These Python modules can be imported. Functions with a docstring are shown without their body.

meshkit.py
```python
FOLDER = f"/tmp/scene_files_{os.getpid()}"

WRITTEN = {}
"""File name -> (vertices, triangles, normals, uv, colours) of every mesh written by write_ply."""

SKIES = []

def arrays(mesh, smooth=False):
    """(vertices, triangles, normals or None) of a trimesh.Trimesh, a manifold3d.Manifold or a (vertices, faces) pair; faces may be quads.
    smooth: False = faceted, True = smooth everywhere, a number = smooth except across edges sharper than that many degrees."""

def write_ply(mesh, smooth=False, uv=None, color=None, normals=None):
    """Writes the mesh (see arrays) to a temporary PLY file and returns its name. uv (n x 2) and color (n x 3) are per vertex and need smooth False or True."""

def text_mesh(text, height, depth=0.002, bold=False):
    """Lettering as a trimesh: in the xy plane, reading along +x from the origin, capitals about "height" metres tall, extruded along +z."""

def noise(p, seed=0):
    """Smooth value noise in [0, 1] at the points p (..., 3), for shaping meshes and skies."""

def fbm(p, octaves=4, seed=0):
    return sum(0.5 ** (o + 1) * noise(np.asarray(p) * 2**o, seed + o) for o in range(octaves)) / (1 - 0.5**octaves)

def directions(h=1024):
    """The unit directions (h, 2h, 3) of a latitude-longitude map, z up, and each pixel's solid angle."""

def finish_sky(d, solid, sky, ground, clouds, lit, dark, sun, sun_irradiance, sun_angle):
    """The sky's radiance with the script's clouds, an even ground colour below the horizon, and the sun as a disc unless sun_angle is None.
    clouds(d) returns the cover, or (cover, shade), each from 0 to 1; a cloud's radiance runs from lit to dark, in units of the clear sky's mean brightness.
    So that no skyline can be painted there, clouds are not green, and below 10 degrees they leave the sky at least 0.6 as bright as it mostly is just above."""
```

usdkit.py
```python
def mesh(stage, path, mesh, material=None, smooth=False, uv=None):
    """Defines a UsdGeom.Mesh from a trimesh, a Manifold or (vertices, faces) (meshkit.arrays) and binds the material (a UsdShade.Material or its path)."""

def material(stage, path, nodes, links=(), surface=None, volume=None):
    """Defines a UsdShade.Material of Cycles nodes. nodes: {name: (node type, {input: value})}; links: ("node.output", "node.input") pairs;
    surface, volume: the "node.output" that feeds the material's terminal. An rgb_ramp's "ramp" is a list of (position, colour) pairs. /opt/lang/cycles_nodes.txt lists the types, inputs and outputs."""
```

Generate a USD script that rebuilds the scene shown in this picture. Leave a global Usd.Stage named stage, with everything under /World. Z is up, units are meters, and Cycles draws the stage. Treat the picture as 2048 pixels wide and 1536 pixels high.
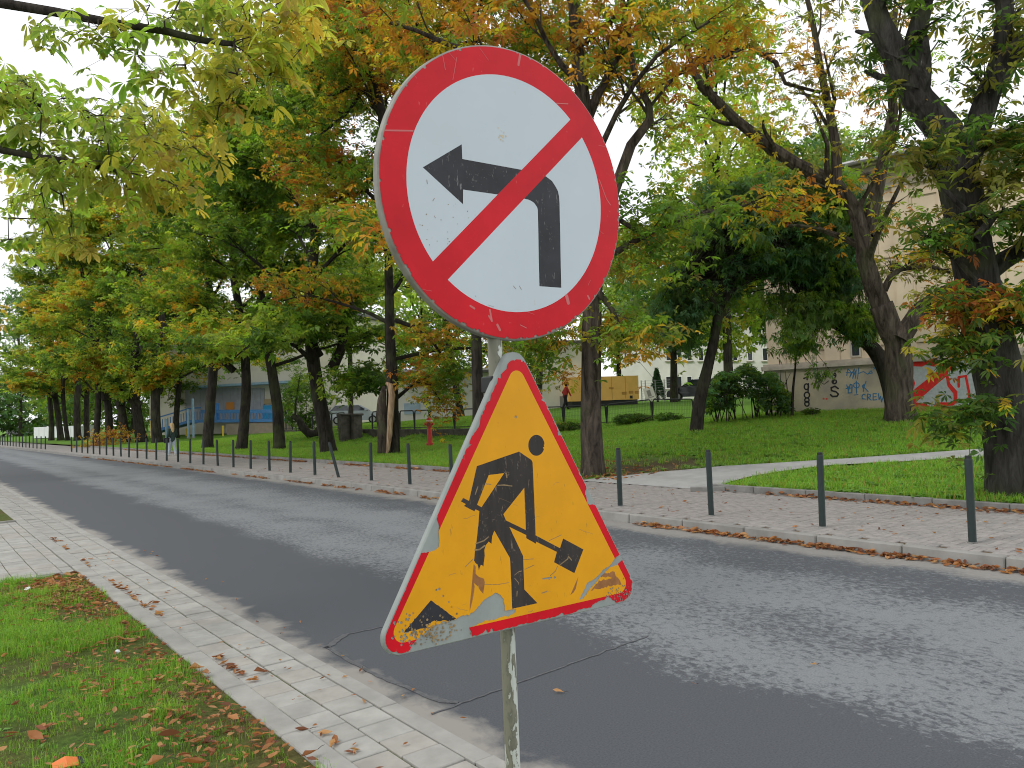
import math
import numpy as np, trimesh, usdkit, meshkit
from pxr import Usd, UsdGeom, UsdLux, UsdShade, Gf, Sdf, Vt
from shapely.geometry import Polygon, LineString, Point, box as sbox
from shapely.ops import unary_union
from scipy.interpolate import RBFInterpolator
import manifold3d as m3

rng = np.random.default_rng(7)
stage = Usd.Stage.CreateInMemory()
UsdGeom.SetStageUpAxis(stage, 'Z'); UsdGeom.SetStageMetersPerUnit(stage, 1.0)
World = UsdGeom.Xform.Define(stage, '/World'); stage.SetDefaultPrim(World.GetPrim())
UsdGeom.Scope.Define(stage, '/World/Looks')

# ------------------------------------------------------------------ camera
F, EYE, PITCH, ROLL = 1560.0, 1.62, 0.0335, 0.036
YAW = math.atan2(1214, 1560)
V = lambda *a: np.array(a, float)
fwd0, right0, up0 = V(math.sin(YAW), math.cos(YAW), 0), V(math.cos(YAW), -math.sin(YAW), 0), V(0, 0, 1)
fwd = math.cos(PITCH)*fwd0 + math.sin(PITCH)*up0
up1 = -math.sin(PITCH)*fwd0 + math.cos(PITCH)*up0
right = math.cos(ROLL)*right0 - math.sin(ROLL)*up1
up = math.sin(ROLL)*right0 + math.cos(ROLL)*up1
C = V(0, 0, EYE)
cam = UsdGeom.Camera.Define(stage, '/World/camera')
cam.CreateHorizontalApertureAttr(36.0); cam.CreateVerticalApertureAttr(27.0)
cam.CreateFocalLengthAttr(36.0*F/2048); cam.CreateFStopAttr(0.0)
cam.CreateClippingRangeAttr(Gf.Vec2f(0.05, 5000))
M = np.eye(4); M[0, :3], M[1, :3], M[2, :3], M[3, :3] = right, up, -fwd, C
cam.AddTransformOp().Set(Gf.Matrix4d(*M.ravel().tolist()))
cam.CreateExposureAttr(0.35)

# ------------------------------------------------------------------ sky and sun
SUN_EL, SUN_ROT = math.radians(48), math.radians(-75)
SKYS = 0.1
mat = lambda name, nodes, links, surface, volume=None: usdkit.material(stage, '/World/Looks/' + name, nodes, links, surface=surface, volume=volume)
skym = mat('overcast_sky', {
    'sky': ('sky_texture', {'sky_type': 'single_scattering', 'sun_disc': False, 'sun_elevation': SUN_EL, 'sun_rotation': SUN_ROT}),
    'tc': ('texture_coordinate', {}),
    'n': ('noise_texture', {'scale': 2.2, 'detail': 5.0, 'roughness': 0.55}),
    'r': ('rgb_ramp', {'ramp': [(0.3, (9.0, 9.2, 9.5)), (0.7, (12.0, 12.1, 12.2))]}),
    'm': ('mix_color', {'fac': 0.93, 'use_clamp': False}),
    'bg': ('background_shader', {'strength': SKYS})},
    [('tc.generated', 'n.vector'), ('n.fac', 'r.fac'), ('sky.color', 'm.a'), ('r.color', 'm.b'), ('m.result', 'bg.color')], 'bg.background')
dome = UsdLux.DomeLight.Define(stage, '/World/sky')
UsdShade.MaterialBindingAPI.Apply(dome.GetPrim()).Bind(skym)
dome.GetPrim().SetCustomDataByKey('kind', 'structure')
sun = UsdLux.DistantLight.Define(stage, '/World/sun')
sun.CreateNormalizeAttr(True) if hasattr(sun, 'CreateNormalizeAttr') else None
sun.CreateIntensityAttr(0.3); sun.CreateAngleAttr(14.0); sun.CreateColorAttr(Gf.Vec3f(1.0, 0.96, 0.9))
sd = V(math.sin(SUN_ROT)*math.cos(SUN_EL), math.cos(SUN_ROT)*math.cos(SUN_EL), math.sin(SUN_EL))
sx = np.cross(up0, sd); sx /= np.linalg.norm(sx)
M = np.eye(4); M[0, :3], M[1, :3], M[2, :3] = sx, np.cross(sd, sx), sd
sun.AddTransformOp().Set(Gf.Matrix4d(*M.ravel().tolist()))

# ------------------------------------------------------------------ geometry helpers
def ray(px, py): return fwd + right*(px-1024)/F - up*(py-768)/F
def at(px, py, depth): return C + ray(px, py)*depth
def project(p):
    d = np.asarray(p, float) - C; z = d @ fwd
    zz = np.where(np.abs(z) < 1e-6, 1e-6, z)
    return 1024 + F*(d @ right)/zz, 768 - F*(d @ up)/zz, z
def seen(p, m=120, top=300):
    x, y, z = project(p)
    return (z > 0.3) & (x > -m) & (x < 2048+m) & (y > -top) & (y < 1536+m)

class MB:
    """collects shapes that become one mesh"""
    def __init__(s): s.v, s.f, s.n = [], [], 0
    def add(s, v, f):
        v = np.asarray(v, float).reshape(-1, 3); f = np.asarray(f, int)
        if f.shape[1] == 4: f = np.vstack([f[:, [0, 1, 2]], f[:, [0, 2, 3]]])
        s.v.append(v); s.f.append(f + s.n); s.n += len(v); return s
    def tm(s, m): return s.add(m.vertices, m.faces)
    def box(s, lo, hi, R=None, o=None, ch=0.0):
        lo, hi = np.asarray(lo, float), np.asarray(hi, float)
        if ch > 0:
            pts = []
            for k in range(8):
                c = np.array([(lo, hi)[(k >> i) & 1][i] for i in range(3)])
                for i in range(3):
                    q = c.copy()
                    for j in range(3):
                        if j != i: q[j] += ch if ((k >> j) & 1) == 0 else -ch
                    pts.append(q)
            m = trimesh.convex.convex_hull(np.array(pts)); v, f = np.array(m.vertices), np.array(m.faces)
        else:
            v = np.array([[(lo, hi)[(k >> i) & 1][i] for i in range(3)] for k in range(8)])
            f = np.array([[0, 2, 3, 1], [4, 5, 7, 6], [0, 1, 5, 4], [2, 6, 7, 3], [0, 4, 6, 2], [1, 3, 7, 5]])
        if R is not None: v = v @ R.T
        if o is not None: v = v + o
        return s.add(v, f)
    def tube(s, pts, rad, sides=6, cap=True):
        p = np.asarray(pts, float); r = np.broadcast_to(rad, (len(p),)).astype(float)
        t = np.gradient(p, axis=0); t /= np.linalg.norm(t, axis=1, keepdims=True) + 1e-12
        ref = V(0, 0, 1) if abs(t.mean(0)[2]) < 0.8 else V(1, 0, 0)
        a = np.cross(t, ref); a /= np.linalg.norm(a, axis=1, keepdims=True) + 1e-12
        b = np.cross(t, a); g = np.arange(sides)*2*np.pi/sides
        v = p[:, None] + r[:, None, None]*(np.cos(g)[None, :, None]*a[:, None] + np.sin(g)[None, :, None]*b[:, None])
        i, j = np.meshgrid(np.arange(len(p)-1), np.arange(sides), indexing='ij')
        q = np.stack([i*sides+j, i*sides+(j+1) % sides, (i+1)*sides+(j+1) % sides, (i+1)*sides+j], -1).reshape(-1, 4)
        tri = np.vstack([q[:, [0, 2, 1]], q[:, [0, 3, 2]]])
        v = v.reshape(-1, 3)
        if cap:
            n = len(v); v = np.vstack([v, p[0], p[-1]]); k = np.arange(sides); kk = (k+1) % sides; e = (len(p)-1)*sides
            tri = np.vstack([tri, np.stack([np.full(sides, n), k, kk], 1), np.stack([np.full(sides, n+1), e+kk, e+k], 1)])
        return s.add(v, tri)
    def out(s): return np.vstack(s.v), np.vstack(s.f)

counts = {}
def free(parent, name):
    key = parent + '/' + name; k = counts.get(key, 0); counts[key] = k + 1
    return key if k == 0 else f'{key}_{k:03d}'
def path_of(parent):
    return '/World' if parent is None else (parent if isinstance(parent, str) else str(parent.GetPath()))
def tag(p, label=None, cat=None, group=None, kind=None):
    for k, v in (('label', label), ('category', cat), ('group', group), ('kind', kind)):
        if v: p.SetCustomDataByKey(k, v)
    return p
def thing(name, label, cat, group=None, loc=None, rotz=0.0, parent=None):
    x = UsdGeom.Xform.Define(stage, free('/World', name))
    if loc is not None: x.AddTranslateOp().Set(Gf.Vec3d(*map(float, loc)))
    if rotz: x.AddRotateZOp().Set(float(rotz))
    return tag(x.GetPrim(), label, cat, group)
def obj(name, m, material, parent=None, smooth=False, **t):
    if isinstance(m, MB): m = m.out()
    g = usdkit.mesh(stage, free(path_of(parent), name), m, material, smooth=smooth)
    return tag(g.GetPrim(), **t)
def colored(name, v, f, col, material, parent=None, **t):
    """a mesh with one colour per vertex in the primvar tint"""
    g = usdkit.mesh(stage, free(path_of(parent), name), (v, f), material)
    UsdGeom.PrimvarsAPI(g).CreatePrimvar('tint', Sdf.ValueTypeNames.Color3fArray, 'vertex').Set(Vt.Vec3fArray.FromNumpy(np.asarray(col, np.float32)))
    return tag(g.GetPrim(), **t)
def clone(src, label, loc, rotz=0.0, group=None):
    was = src.GetCustomData()
    r = thing(src.GetName().rstrip('0123456789').rstrip('_'), label, was['category'], group or was.get('group'), loc, rotz)
    r.GetReferences().AddInternalReference(src.GetPath()); r.SetInstanceable(True)
    tag(r, label, was['category'], group or was.get('group'))
    return r
def extrude(poly, h):
    ms = [trimesh.creation.extrude_polygon(g, h, engine='earcut') for g in getattr(poly, 'geoms', [poly]) if g.area > 1e-8]
    return trimesh.util.concatenate(ms)
class Plane:
    def __init__(s, o, n, e1=None):
        s.o = np.asarray(o, float); s.n = np.asarray(n, float)/np.linalg.norm(n)
        s.e1 = np.cross(up0, s.n) if e1 is None else np.asarray(e1, float)
        s.e1 /= np.linalg.norm(s.e1); s.e2 = np.cross(s.n, s.e1)
    def uv(s, pts, org=(0, 0, 1)):
        r = []
        for x, y in pts:
            d = ray(org[0]+x/org[2], org[1]+y/org[2]); p = C + d*((s.o-C) @ s.n)/(d @ s.n)
            r.append(((p-s.o) @ s.e1, (p-s.o) @ s.e2))
        return r
    def to(s, v, w=0.0):
        v = np.asarray(v, float)
        return s.o + v[:, :1]*s.e1 + v[:, 1:2]*s.e2 + (v[:, 2:3]+w)*s.n
    def sheet(s, poly, w, h):
        m = extrude(poly, h); return s.to(m.vertices, w), np.array(m.faces)
    def box(s, mb, u0, u1, v0, v1, w0, w1):
        b = MB().box((u0, v0, w0), (u1, v1, w1)).out(); mb.add(s.to(b[0]), b[1]); return mb

# ------------------------------------------------------------------ materials
def pbr(name, col, rough=0.7, var=0.0, scale=8.0, spec=0.3, bump=0.0, bscale=60.0, metal=0.0, col2=None, detail=5.0, coords='pos', stretch=(1, 1, 1), lo=0.35, hi=0.65):
    col = np.array(col, float); c2 = np.array(col2, float) if col2 is not None else col*(1-var); c1 = col if col2 is not None else col*(1+var)
    nodes = {'p': ('principled_bsdf', {'roughness': rough, 'specular_ior_level': spec, 'metallic': metal, 'base_color': tuple(col)})}
    links = []
    if var > 0 or col2 is not None or bump > 0:
        nodes['g'] = ('geometry', {}) if coords == 'pos' else ('texture_coordinate', {})
        src = 'g.position' if coords == 'pos' else 'g.object'
        nodes['map'] = ('mapping', {'scale': stretch}); links.append((src, 'map.vector'))
    if var > 0 or col2 is not None:
        nodes['n'] = ('noise_texture', {'scale': scale, 'detail': detail, 'roughness': 0.6})
        nodes['r'] = ('rgb_ramp', {'ramp': [(lo, tuple(np.clip(c2, 0, 1))), (hi, tuple(np.clip(c1, 0, 1)))]})
        links += [('map.vector', 'n.vector'), ('n.fac', 'r.fac'), ('r.color', 'p.base_color')]
    if bump > 0:
        nodes['bn'] = ('noise_texture', {'scale': bscale, 'detail': 4.0, 'roughness': 0.6})
        nodes['b'] = ('bump', {'strength': 1.0, 'distance': bump})
        links += [('map.vector', 'bn.vector'), ('bn.fac', 'b.height'), ('b.normal', 'p.normal')]
    return mat(name, nodes, links, 'p.BSDF')

def leafmat(name, trans=0.45, rough=0.5, spec=0.25):
    return mat(name, {'a': ('attribute', {'attribute': 'tint'}), 'p': ('principled_bsdf', {'roughness': rough, 'specular_ior_level': spec}),
                      'tr': ('translucent_bsdf', {}), 'gm': ('mix_color', {'blend_type': 'multiply', 'fac': 1.0, 'b': (1.75, 1.7, 0.95), 'use_clamp': False}),
                      'm': ('mix_closure', {'fac': trans})},
               [('a.color', 'p.base_color'), ('a.color', 'gm.a'), ('gm.result', 'tr.color'), ('p.BSDF', 'm.closure1'), ('tr.BSDF', 'm.closure2')], 'm.closure')
LEAF = leafmat('leaf', 0.52); LEAF_THIN = leafmat('thin_leaf', 0.66)
GRASS = leafmat('grass_blade', 0.35, 0.45, 0.2)
DRY = leafmat('dry_leaf', 0.2, 0.6, 0.2)
TINT = mat('tinted', {'a': ('attribute', {'attribute': 'tint'}), 'g': ('geometry', {}), 'n': ('noise_texture', {'scale': 25.0, 'detail': 6.0, 'roughness': 0.7}),
                      'r': ('rgb_ramp', {'ramp': [(0.3, (0.55, 0.55, 0.55)), (0.7, (1.3, 1.3, 1.3))]}), 'x': ('mix_color', {'blend_type': 'multiply', 'fac': 1.0, 'use_clamp': False}),
                      'p': ('principled_bsdf', {'roughness': 0.9, 'specular_ior_level': 0.1}), 'b': ('bump', {'strength': 0.8, 'distance': 0.04})},
           [('g.position', 'n.vector'), ('n.fac', 'r.fac'), ('a.color', 'x.a'), ('r.color', 'x.b'), ('x.result', 'p.base_color'), ('n.fac', 'b.height'), ('b.normal', 'p.normal')], 'p.BSDF')
def barkmat(name, c1, c2, s=9.0, bump=0.03):
    return mat(name, {'g': ('texture_coordinate', {}), 'mp': ('mapping', {'scale': (1, 1, 0.22)}), 'n': ('noise_texture', {'scale': s, 'detail': 8.0, 'roughness': 0.68, 'distortion': 0.6}),
                      'vo': ('voronoi_texture', {'scale': s*1.6, 'feature': 'distance_to_edge'}), 'n2': ('noise_texture', {'scale': 1.7, 'detail': 3.0}),
                      'r': ('rgb_ramp', {'ramp': [(0.36, c2), (0.6, c1), (0.8, tuple(1.7*x for x in c1))]}),
                      'h': ('math', {'math_type': 'multiply_add', 'value2': 0.5}),
                      'mx': ('mix_color', {'b': (0.06, 0.075, 0.03)}), 'mr': ('map_range', {'from_min': 0.52, 'from_max': 0.72, 'to_max': 0.55, 'clamp': True}),
                      'p': ('principled_bsdf', {'roughness': 0.92, 'specular_ior_level': 0.12}), 'b': ('bump', {'strength': 1.0, 'distance': bump})},
               [('g.object', 'mp.vector'), ('mp.vector', 'n.vector'), ('mp.vector', 'vo.vector'), ('g.object', 'n2.vector'), ('n.fac', 'r.fac'), ('n2.fac', 'mr.value'), ('mr.result', 'mx.fac'),
                ('r.color', 'mx.a'), ('mx.result', 'p.base_color'), ('vo.distance', 'h.value1'), ('n.fac', 'h.value3'), ('h.value', 'b.height'), ('b.normal', 'p.normal')], 'p.BSDF')
BARK = barkmat('bark_dark', (0.043, 0.037, 0.031), (0.014, 0.012, 0.010))
BARK_BROWN = barkmat('bark_brown', (0.098, 0.08, 0.065), (0.022, 0.017, 0.013), 8.0, 0.06)
BARK_GREY = barkmat('bark_grey', (0.062, 0.058, 0.053), (0.017, 0.016, 0.014), 10.0, 0.05)
TWIG = pbr('twig', (0.045, 0.035, 0.028), 0.9)
RAWWOOD = pbr('bare_wood', (0.42, 0.31, 0.2), 0.8, scale=6, col2=(0.2, 0.12, 0.07), stretch=(3, 3, 0.4))

CONC = pbr('concrete_kerb', (0.215, 0.21, 0.195), 0.85, 0.16, 3.0, 0.2, 0.002, 140)
CONC_N = pbr('concrete_near', (0.275, 0.27, 0.25), 0.86, 0.13, 4.0, 0.2, 0.0015, 240, detail=9.0)
CONC_B = pbr('concrete_dark', (0.17, 0.167, 0.158), 0.88, 0.22, 4.0, 0.2, 0.003, 120)
SLABS = [pbr(f'slab_{w}', c, 0.86, 0.13, 5.0, 0.2, 0.0015, 260, detail=9.0) for w, c in (('pale', (0.30, 0.296, 0.275)), ('mid', (0.275, 0.27, 0.25)), ('warm', (0.29, 0.278, 0.252)))]
PAVERS = [pbr(f'paver_{w}', c, 0.88, 0.15, 9.0, 0.2, 0.0015, 200) for w, c in (('rose', (0.235, 0.218, 0.206)), ('grey', (0.222, 0.212, 0.202)), ('light', (0.25, 0.233, 0.22)))]
JOINT = pbr('joint_soil', (0.08, 0.105, 0.022), 0.95, scale=2.2, col2=(0.055, 0.047, 0.032), bump=0.004)
DIRT = pbr('dirt', (0.11, 0.08, 0.05), 0.95, 0.3, 6, 0.1, 0.01, 50)
g3 = lambda x: (x, x, x)
ROADM = mat('asphalt', {
    'g': ('geometry', {}), 'sp': ('separate_xyz', {}),
    'w': ('noise_texture', {'scale': 0.5, 'detail': 3.0, 'roughness': 0.5}), 'wm': ('math', {'math_type': 'multiply_add', 'value2': 1.3}),
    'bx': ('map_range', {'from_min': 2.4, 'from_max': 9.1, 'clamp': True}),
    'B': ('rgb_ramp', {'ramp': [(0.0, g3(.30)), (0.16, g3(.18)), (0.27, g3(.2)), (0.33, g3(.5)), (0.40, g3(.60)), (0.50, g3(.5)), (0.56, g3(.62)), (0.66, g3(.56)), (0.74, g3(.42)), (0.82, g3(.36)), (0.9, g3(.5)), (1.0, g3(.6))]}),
    'ms': ('mapping', {'scale': (6.4, 4.6, 6.0)}), 'st': ('noise_texture', {'scale': 3.6, 'detail': 8.0, 'roughness': 0.7, 'distortion': 0.7}),
    'big': ('noise_texture', {'scale': 1.1, 'detail': 4.0, 'roughness': .6}), 'b2': ('math', {'math_type': 'multiply_add', 'value2': .35}),
    'ad': ('math', {'math_type': 'multiply_add', 'value2': 1.25}), 'mk': ('map_range', {'from_min': 1.2, 'from_max': 1.38, 'to_min': 0.0, 'to_max': 1.0, 'clamp': True}),
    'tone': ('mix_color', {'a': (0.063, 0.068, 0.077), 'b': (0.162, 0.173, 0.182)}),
    'gr': ('noise_texture', {'scale': 95.0, 'detail': 3.0, 'roughness': .7}), 'grr': ('rgb_ramp', {'ramp': [(0.25, g3(.55)), (0.5, g3(1.0)), (0.68, g3(1.25)), (0.75, g3(2.2))]}),
    'x2': ('mix_color', {'blend_type': 'multiply', 'fac': 0.85, 'use_clamp': False}),
    'dn': ('noise_texture', {'scale': 1.9, 'detail': 8.0, 'roughness': 0.62, 'distortion': 0.3}), 'da': ('math', {'math_type': 'multiply_add', 'value2': .8}),
    'dr': ('map_range', {'from_min': 2.58, 'from_max': 2.74, 'to_min': 1.0, 'to_max': 0.0, 'clamp': True}),
    'db': ('map_range', {'from_min': 7.72, 'from_max': 8.0, 'to_min': 0.0, 'to_max': .8, 'clamp': True}), 'dm': ('math', {'math_type': 'maximum'}), 'dust': ('mix_color', {'b': (0.225, 0.213, 0.195)}),
    'p': ('principled_bsdf', {'roughness': 0.75, 'specular_ior_level': 0.3}), 'b': ('bump', {'strength': 0.5, 'distance': 0.002})},
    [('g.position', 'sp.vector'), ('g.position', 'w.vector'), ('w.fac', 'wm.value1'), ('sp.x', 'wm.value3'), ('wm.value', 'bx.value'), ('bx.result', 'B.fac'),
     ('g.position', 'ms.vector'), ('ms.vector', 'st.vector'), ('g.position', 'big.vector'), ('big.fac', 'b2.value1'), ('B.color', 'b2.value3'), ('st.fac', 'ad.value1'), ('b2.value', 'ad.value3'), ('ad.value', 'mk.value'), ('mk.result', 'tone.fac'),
     ('g.position', 'gr.vector'), ('gr.fac', 'grr.fac'), ('tone.result', 'x2.a'), ('grr.color', 'x2.b'),
     ('g.position', 'dn.vector'), ('dn.fac', 'da.value1'), ('sp.x', 'da.value3'), ('da.value', 'dr.value'), ('da.value', 'db.value'), ('dr.result', 'dm.value1'), ('db.result', 'dm.value2'), ('dm.value', 'dust.fac'), ('x2.result', 'dust.a'), ('dust.result', 'p.base_color'),
     ('gr.fac', 'b.height'), ('b.normal', 'p.normal')], 'p.BSDF')
SEAL = pbr('bitumen_seal', (0.075, 0.078, 0.085), 0.5, 0.25, 20, 0.4)
PATHM = pbr('pale_path', (0.28, 0.28, 0.276), 0.9, 0.1, 2.5, 0.2, 0.002, 160)

# ------------------------------------------------------------------ terrain and road
def bend(y): y = np.asarray(y, float); return -0.024*np.logaddexp(0, (y-15.0)/2.0)*2.0
KERB_X, BACK_X = 7.9, 10.95
ctrl = [(BACK_X+float(bend(y))+0.1, y, .2) for y in (-30, -10, 0, 4, 7, 14, 18, 25, 35, 50, 70, 90, 120, 180)] + [(BACK_X+.1, 9, .115), (BACK_X+.1, 10.4, .115), (BACK_X+.1, 11.8, .12), (12.5, 10.3, .17), (13.2, 12.9, .27), (13, 4.8, .3)]
ctrl += [(13.5+float(bend(y))*.6, y, .25) for y in (18, 27, 36, 47, 62, 80, 100, 130)]
ctrl += [(17.5, 28, .23), (18.6, 38, .32), (18.3, 32, .26), (19.4, 29, .3), (16.3, 71, .6), (23.5, 60, .6), (20.8, 38, .86), (21, 32.5, .86), (22, 29.6, .85), (20.1, 9.7, .98), (17.6, 14.25, .8), (24.5, 16, 1.16), (24.9, 13.6, 1.2), (25.8, 8.8, 1.2),
         (23.5, 27.3, .55), (26.2, 26.6, .8), (27.5, 24.8, .92), (28.7, 23.3, .95), (35, 38.7, 1.7), (40, 37.3, 1.8), (48, 44, 2.0), (51, 38, 2.0), (43.6, 35.7, 1.85), (25, 44, 1.05), (29, 56, 1.1), (35, 70, 1.2), (25, 90, .7),
         (15, 110, .3), (60, 60, 2.), (90, 100, 2.), (40, 0, 1.5), (60, -20, 1.6), (30, 130, .6), (120, 20, 2.), (60, 200, 1.), (20, 200, .4), (140, 200, 2.)]
for px, py, D in ((690, 858, 43.5), (745, 858, 41.5), (800, 858, 39.7), (860, 858, 38), (910, 857, 37.4), (960, 856, 37), (1040, 855, 37), (1128, 852, 37)):
    p = at(px, py, D); t = (C-p)*[1, 1, 0]; t /= np.linalg.norm(t); q, q2 = p+t*.45, p-t*.5; ctrl += [(q[0], q[1], p[2]-(.56 if px < 1000 else .35)), (q2[0], q2[1], p[2]+.02)]; ctrl = [c for c in ctrl if c[2] in (q[2],) or not (0 < np.hypot(c[0]-p[0], c[1]-p[1]) < .3)]
ctrl = np.array(ctrl)
_rbf = RBFInterpolator(ctrl[:, :2], ctrl[:, 2], kernel='linear', smoothing=0.004)
def ground(x, y):
    x, y = np.broadcast_arrays(np.asarray(x, float), np.asarray(y, float)); p = np.stack([x.ravel(), y.ravel()], 1)
    return _rbf(p).reshape(x.shape)
def G(px, py, z0=0.3):
    z = z0
    for _ in range(40):
        d = ray(px, py); t = (z-EYE)/d[2] if d[2] < -1e-4 else 60.0
        t = min(max(t, 1), 140); p = C + d*t; z = 0.6*z + 0.4*float(ground(p[0], p[1]))
    p[2] = float(ground(p[0], p[1])); return p

base = MB().box((-700, -700, -.6), (900, 900, -.12))
obj('ground', base, DIRT, kind='structure')
ys = np.r_[-30, -10, np.arange(-2, 40, 1.0), np.arange(40, 140, 5.0), 200, 400]
xl, xr = 2.06+bend(ys), KERB_X+bend(ys)
ts = np.linspace(0, 1, 9)
rv = np.stack([np.stack([xl+(xr-xl)*t, ys, np.zeros_like(ys)], 1) for t in ts], 1)
n, m = len(ys), len(ts)
i, j = np.meshgrid(np.arange(n-1), np.arange(m-1), indexing='ij')
quad = lambda n, m: np.stack([i*m+j, i*m+j+1, (i+1)*m+j+1, (i+1)*m+j], -1).reshape(-1, 4)
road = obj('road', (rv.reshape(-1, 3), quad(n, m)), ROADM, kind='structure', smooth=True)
def seal(pts, w):
    pts = np.array(pts, float)
    q = [pts[0]]
    for a, b in zip(pts[:-1], pts[1:]):
        for t in np.linspace(0, 1, 12)[1:]: q.append(a+(b-a)*t + rng.normal(0, .006, 2))
    s = LineString(q).buffer(w/2, cap_style=2); k = extrude(s, .003)
    obj('crack_seal', (np.array(k.vertices)+[0, 0, .002], k.faces), SEAL, road)
seal([(2.22, 3.66), (2.79, 3.71), (3.5, 3.77), (4.1, 3.82)], .014); seal([(2.31, 5.2), (2.56, 5.41)], .05); seal([(2.32, 5.22), (2.30, 4.4), (2.36, 3.78), (2.42, 3.7)], .03); seal([(2.56, 5.41), (2.98, 5.39)], .014)

# lawn sheet beyond the pavement
gy = np.r_[np.arange(-30, 0, 5.0), np.arange(0, 46, .5), np.arange(46, 120, 3.0), np.arange(120, 420, 30.0)]
gt = np.r_[np.linspace(0, 20, 56), np.linspace(21, 70, 30), np.linspace(80, 320, 12)]
LX = BACK_X+.06+bend(gy)[:, None]+gt[None, :]; LY = np.repeat(gy[:, None], len(gt), 1)
LZ = ground(LX, LY) + .03*(meshkit.fbm(np.stack([LX*.9, LY*.9, LX*0], -1), 3)-.5)*np.clip(gt[None, :], 0, 1)
sdist = np.hypot(LX-12.9, (LY-12.0)*1.0); soil = np.clip(1.5-sdist/1.6+1.6*(meshkit.fbm(np.stack([LX*1.3, LY*1.3, 0*LX], -1), 3)-.5), 0, 1)
soil = np.maximum(soil, np.clip(1-(LX-BACK_X-bend(LY))/.5, 0, 1)*.5*(LY > 11))
gcol = V(.11, .225, .028)*(1-soil[..., None]) + V(.1, .075, .045)*soil[..., None]
i, j = np.meshgrid(np.arange(len(gy)-1), np.arange(len(gt)-1), indexing='ij'); mm = len(gt)
colored('lawn', np.stack([LX, LY, LZ], -1).reshape(-1, 3), np.vstack([q[:, [0, 1, 2]] for q in [quad(len(gy), mm)]] + [q[:, [0, 2, 3]] for q in [quad(len(gy), mm)]]), gcol.reshape(-1, 3), TINT, kind='structure')

# far kerb: stones of about a metre
kerb = tag(UsdGeom.Xform.Define(stage, free('/World', 'kerb')).GetPrim(), kind='structure')
for k, y in enumerate(np.arange(-2.7, 62, .94)):
    a, b = V(KERB_X+float(bend(y)), y, 0), V(KERB_X+float(bend(y+.94)), y+.94, 0)
    mb = MB()
    if k < 30:
        mb.box((0, .006, -.1), (.119, .934, .12+rng.normal(0, .0015)), ch=.012)
        vv = mb.v[0]; vv[:, 0] += np.where((vv[:, 2] > .05) & (vv[:, 0] < .05), .018, 0)
    else: mb.box((0, .004, -.1), (.13, .936, .12))
    sl = (b[0]-a[0])/.94; mb.v[0][:, 0] += a[0] + sl*mb.v[0][:, 1]; mb.v[0][:, 1] += y
    obj('kerb_stone', mb, CONC, kerb)
far = MB(); ky = np.r_[62.06, 80, 100, 140, 200, 400]
for a, b in zip(ky[:-1], ky[1:]):
    x0, x1 = KERB_X+float(bend(a)), KERB_X+float(bend(b))
    far.add([(x0, a, -.1), (x0+.13, a, -.1), (x0+.13, a, .12), (x0, a, .12), (x1, b, -.1), (x1+.13, b, -.1), (x1+.13, b, .12), (x1, b, .12)], [[0, 3, 7, 4], [3, 2, 6, 7], [1, 5, 6, 2], [0, 1, 2, 3], [4, 7, 6, 5]])
obj('kerb_run', far, CONC, kerb, kind='stuff')
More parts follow.
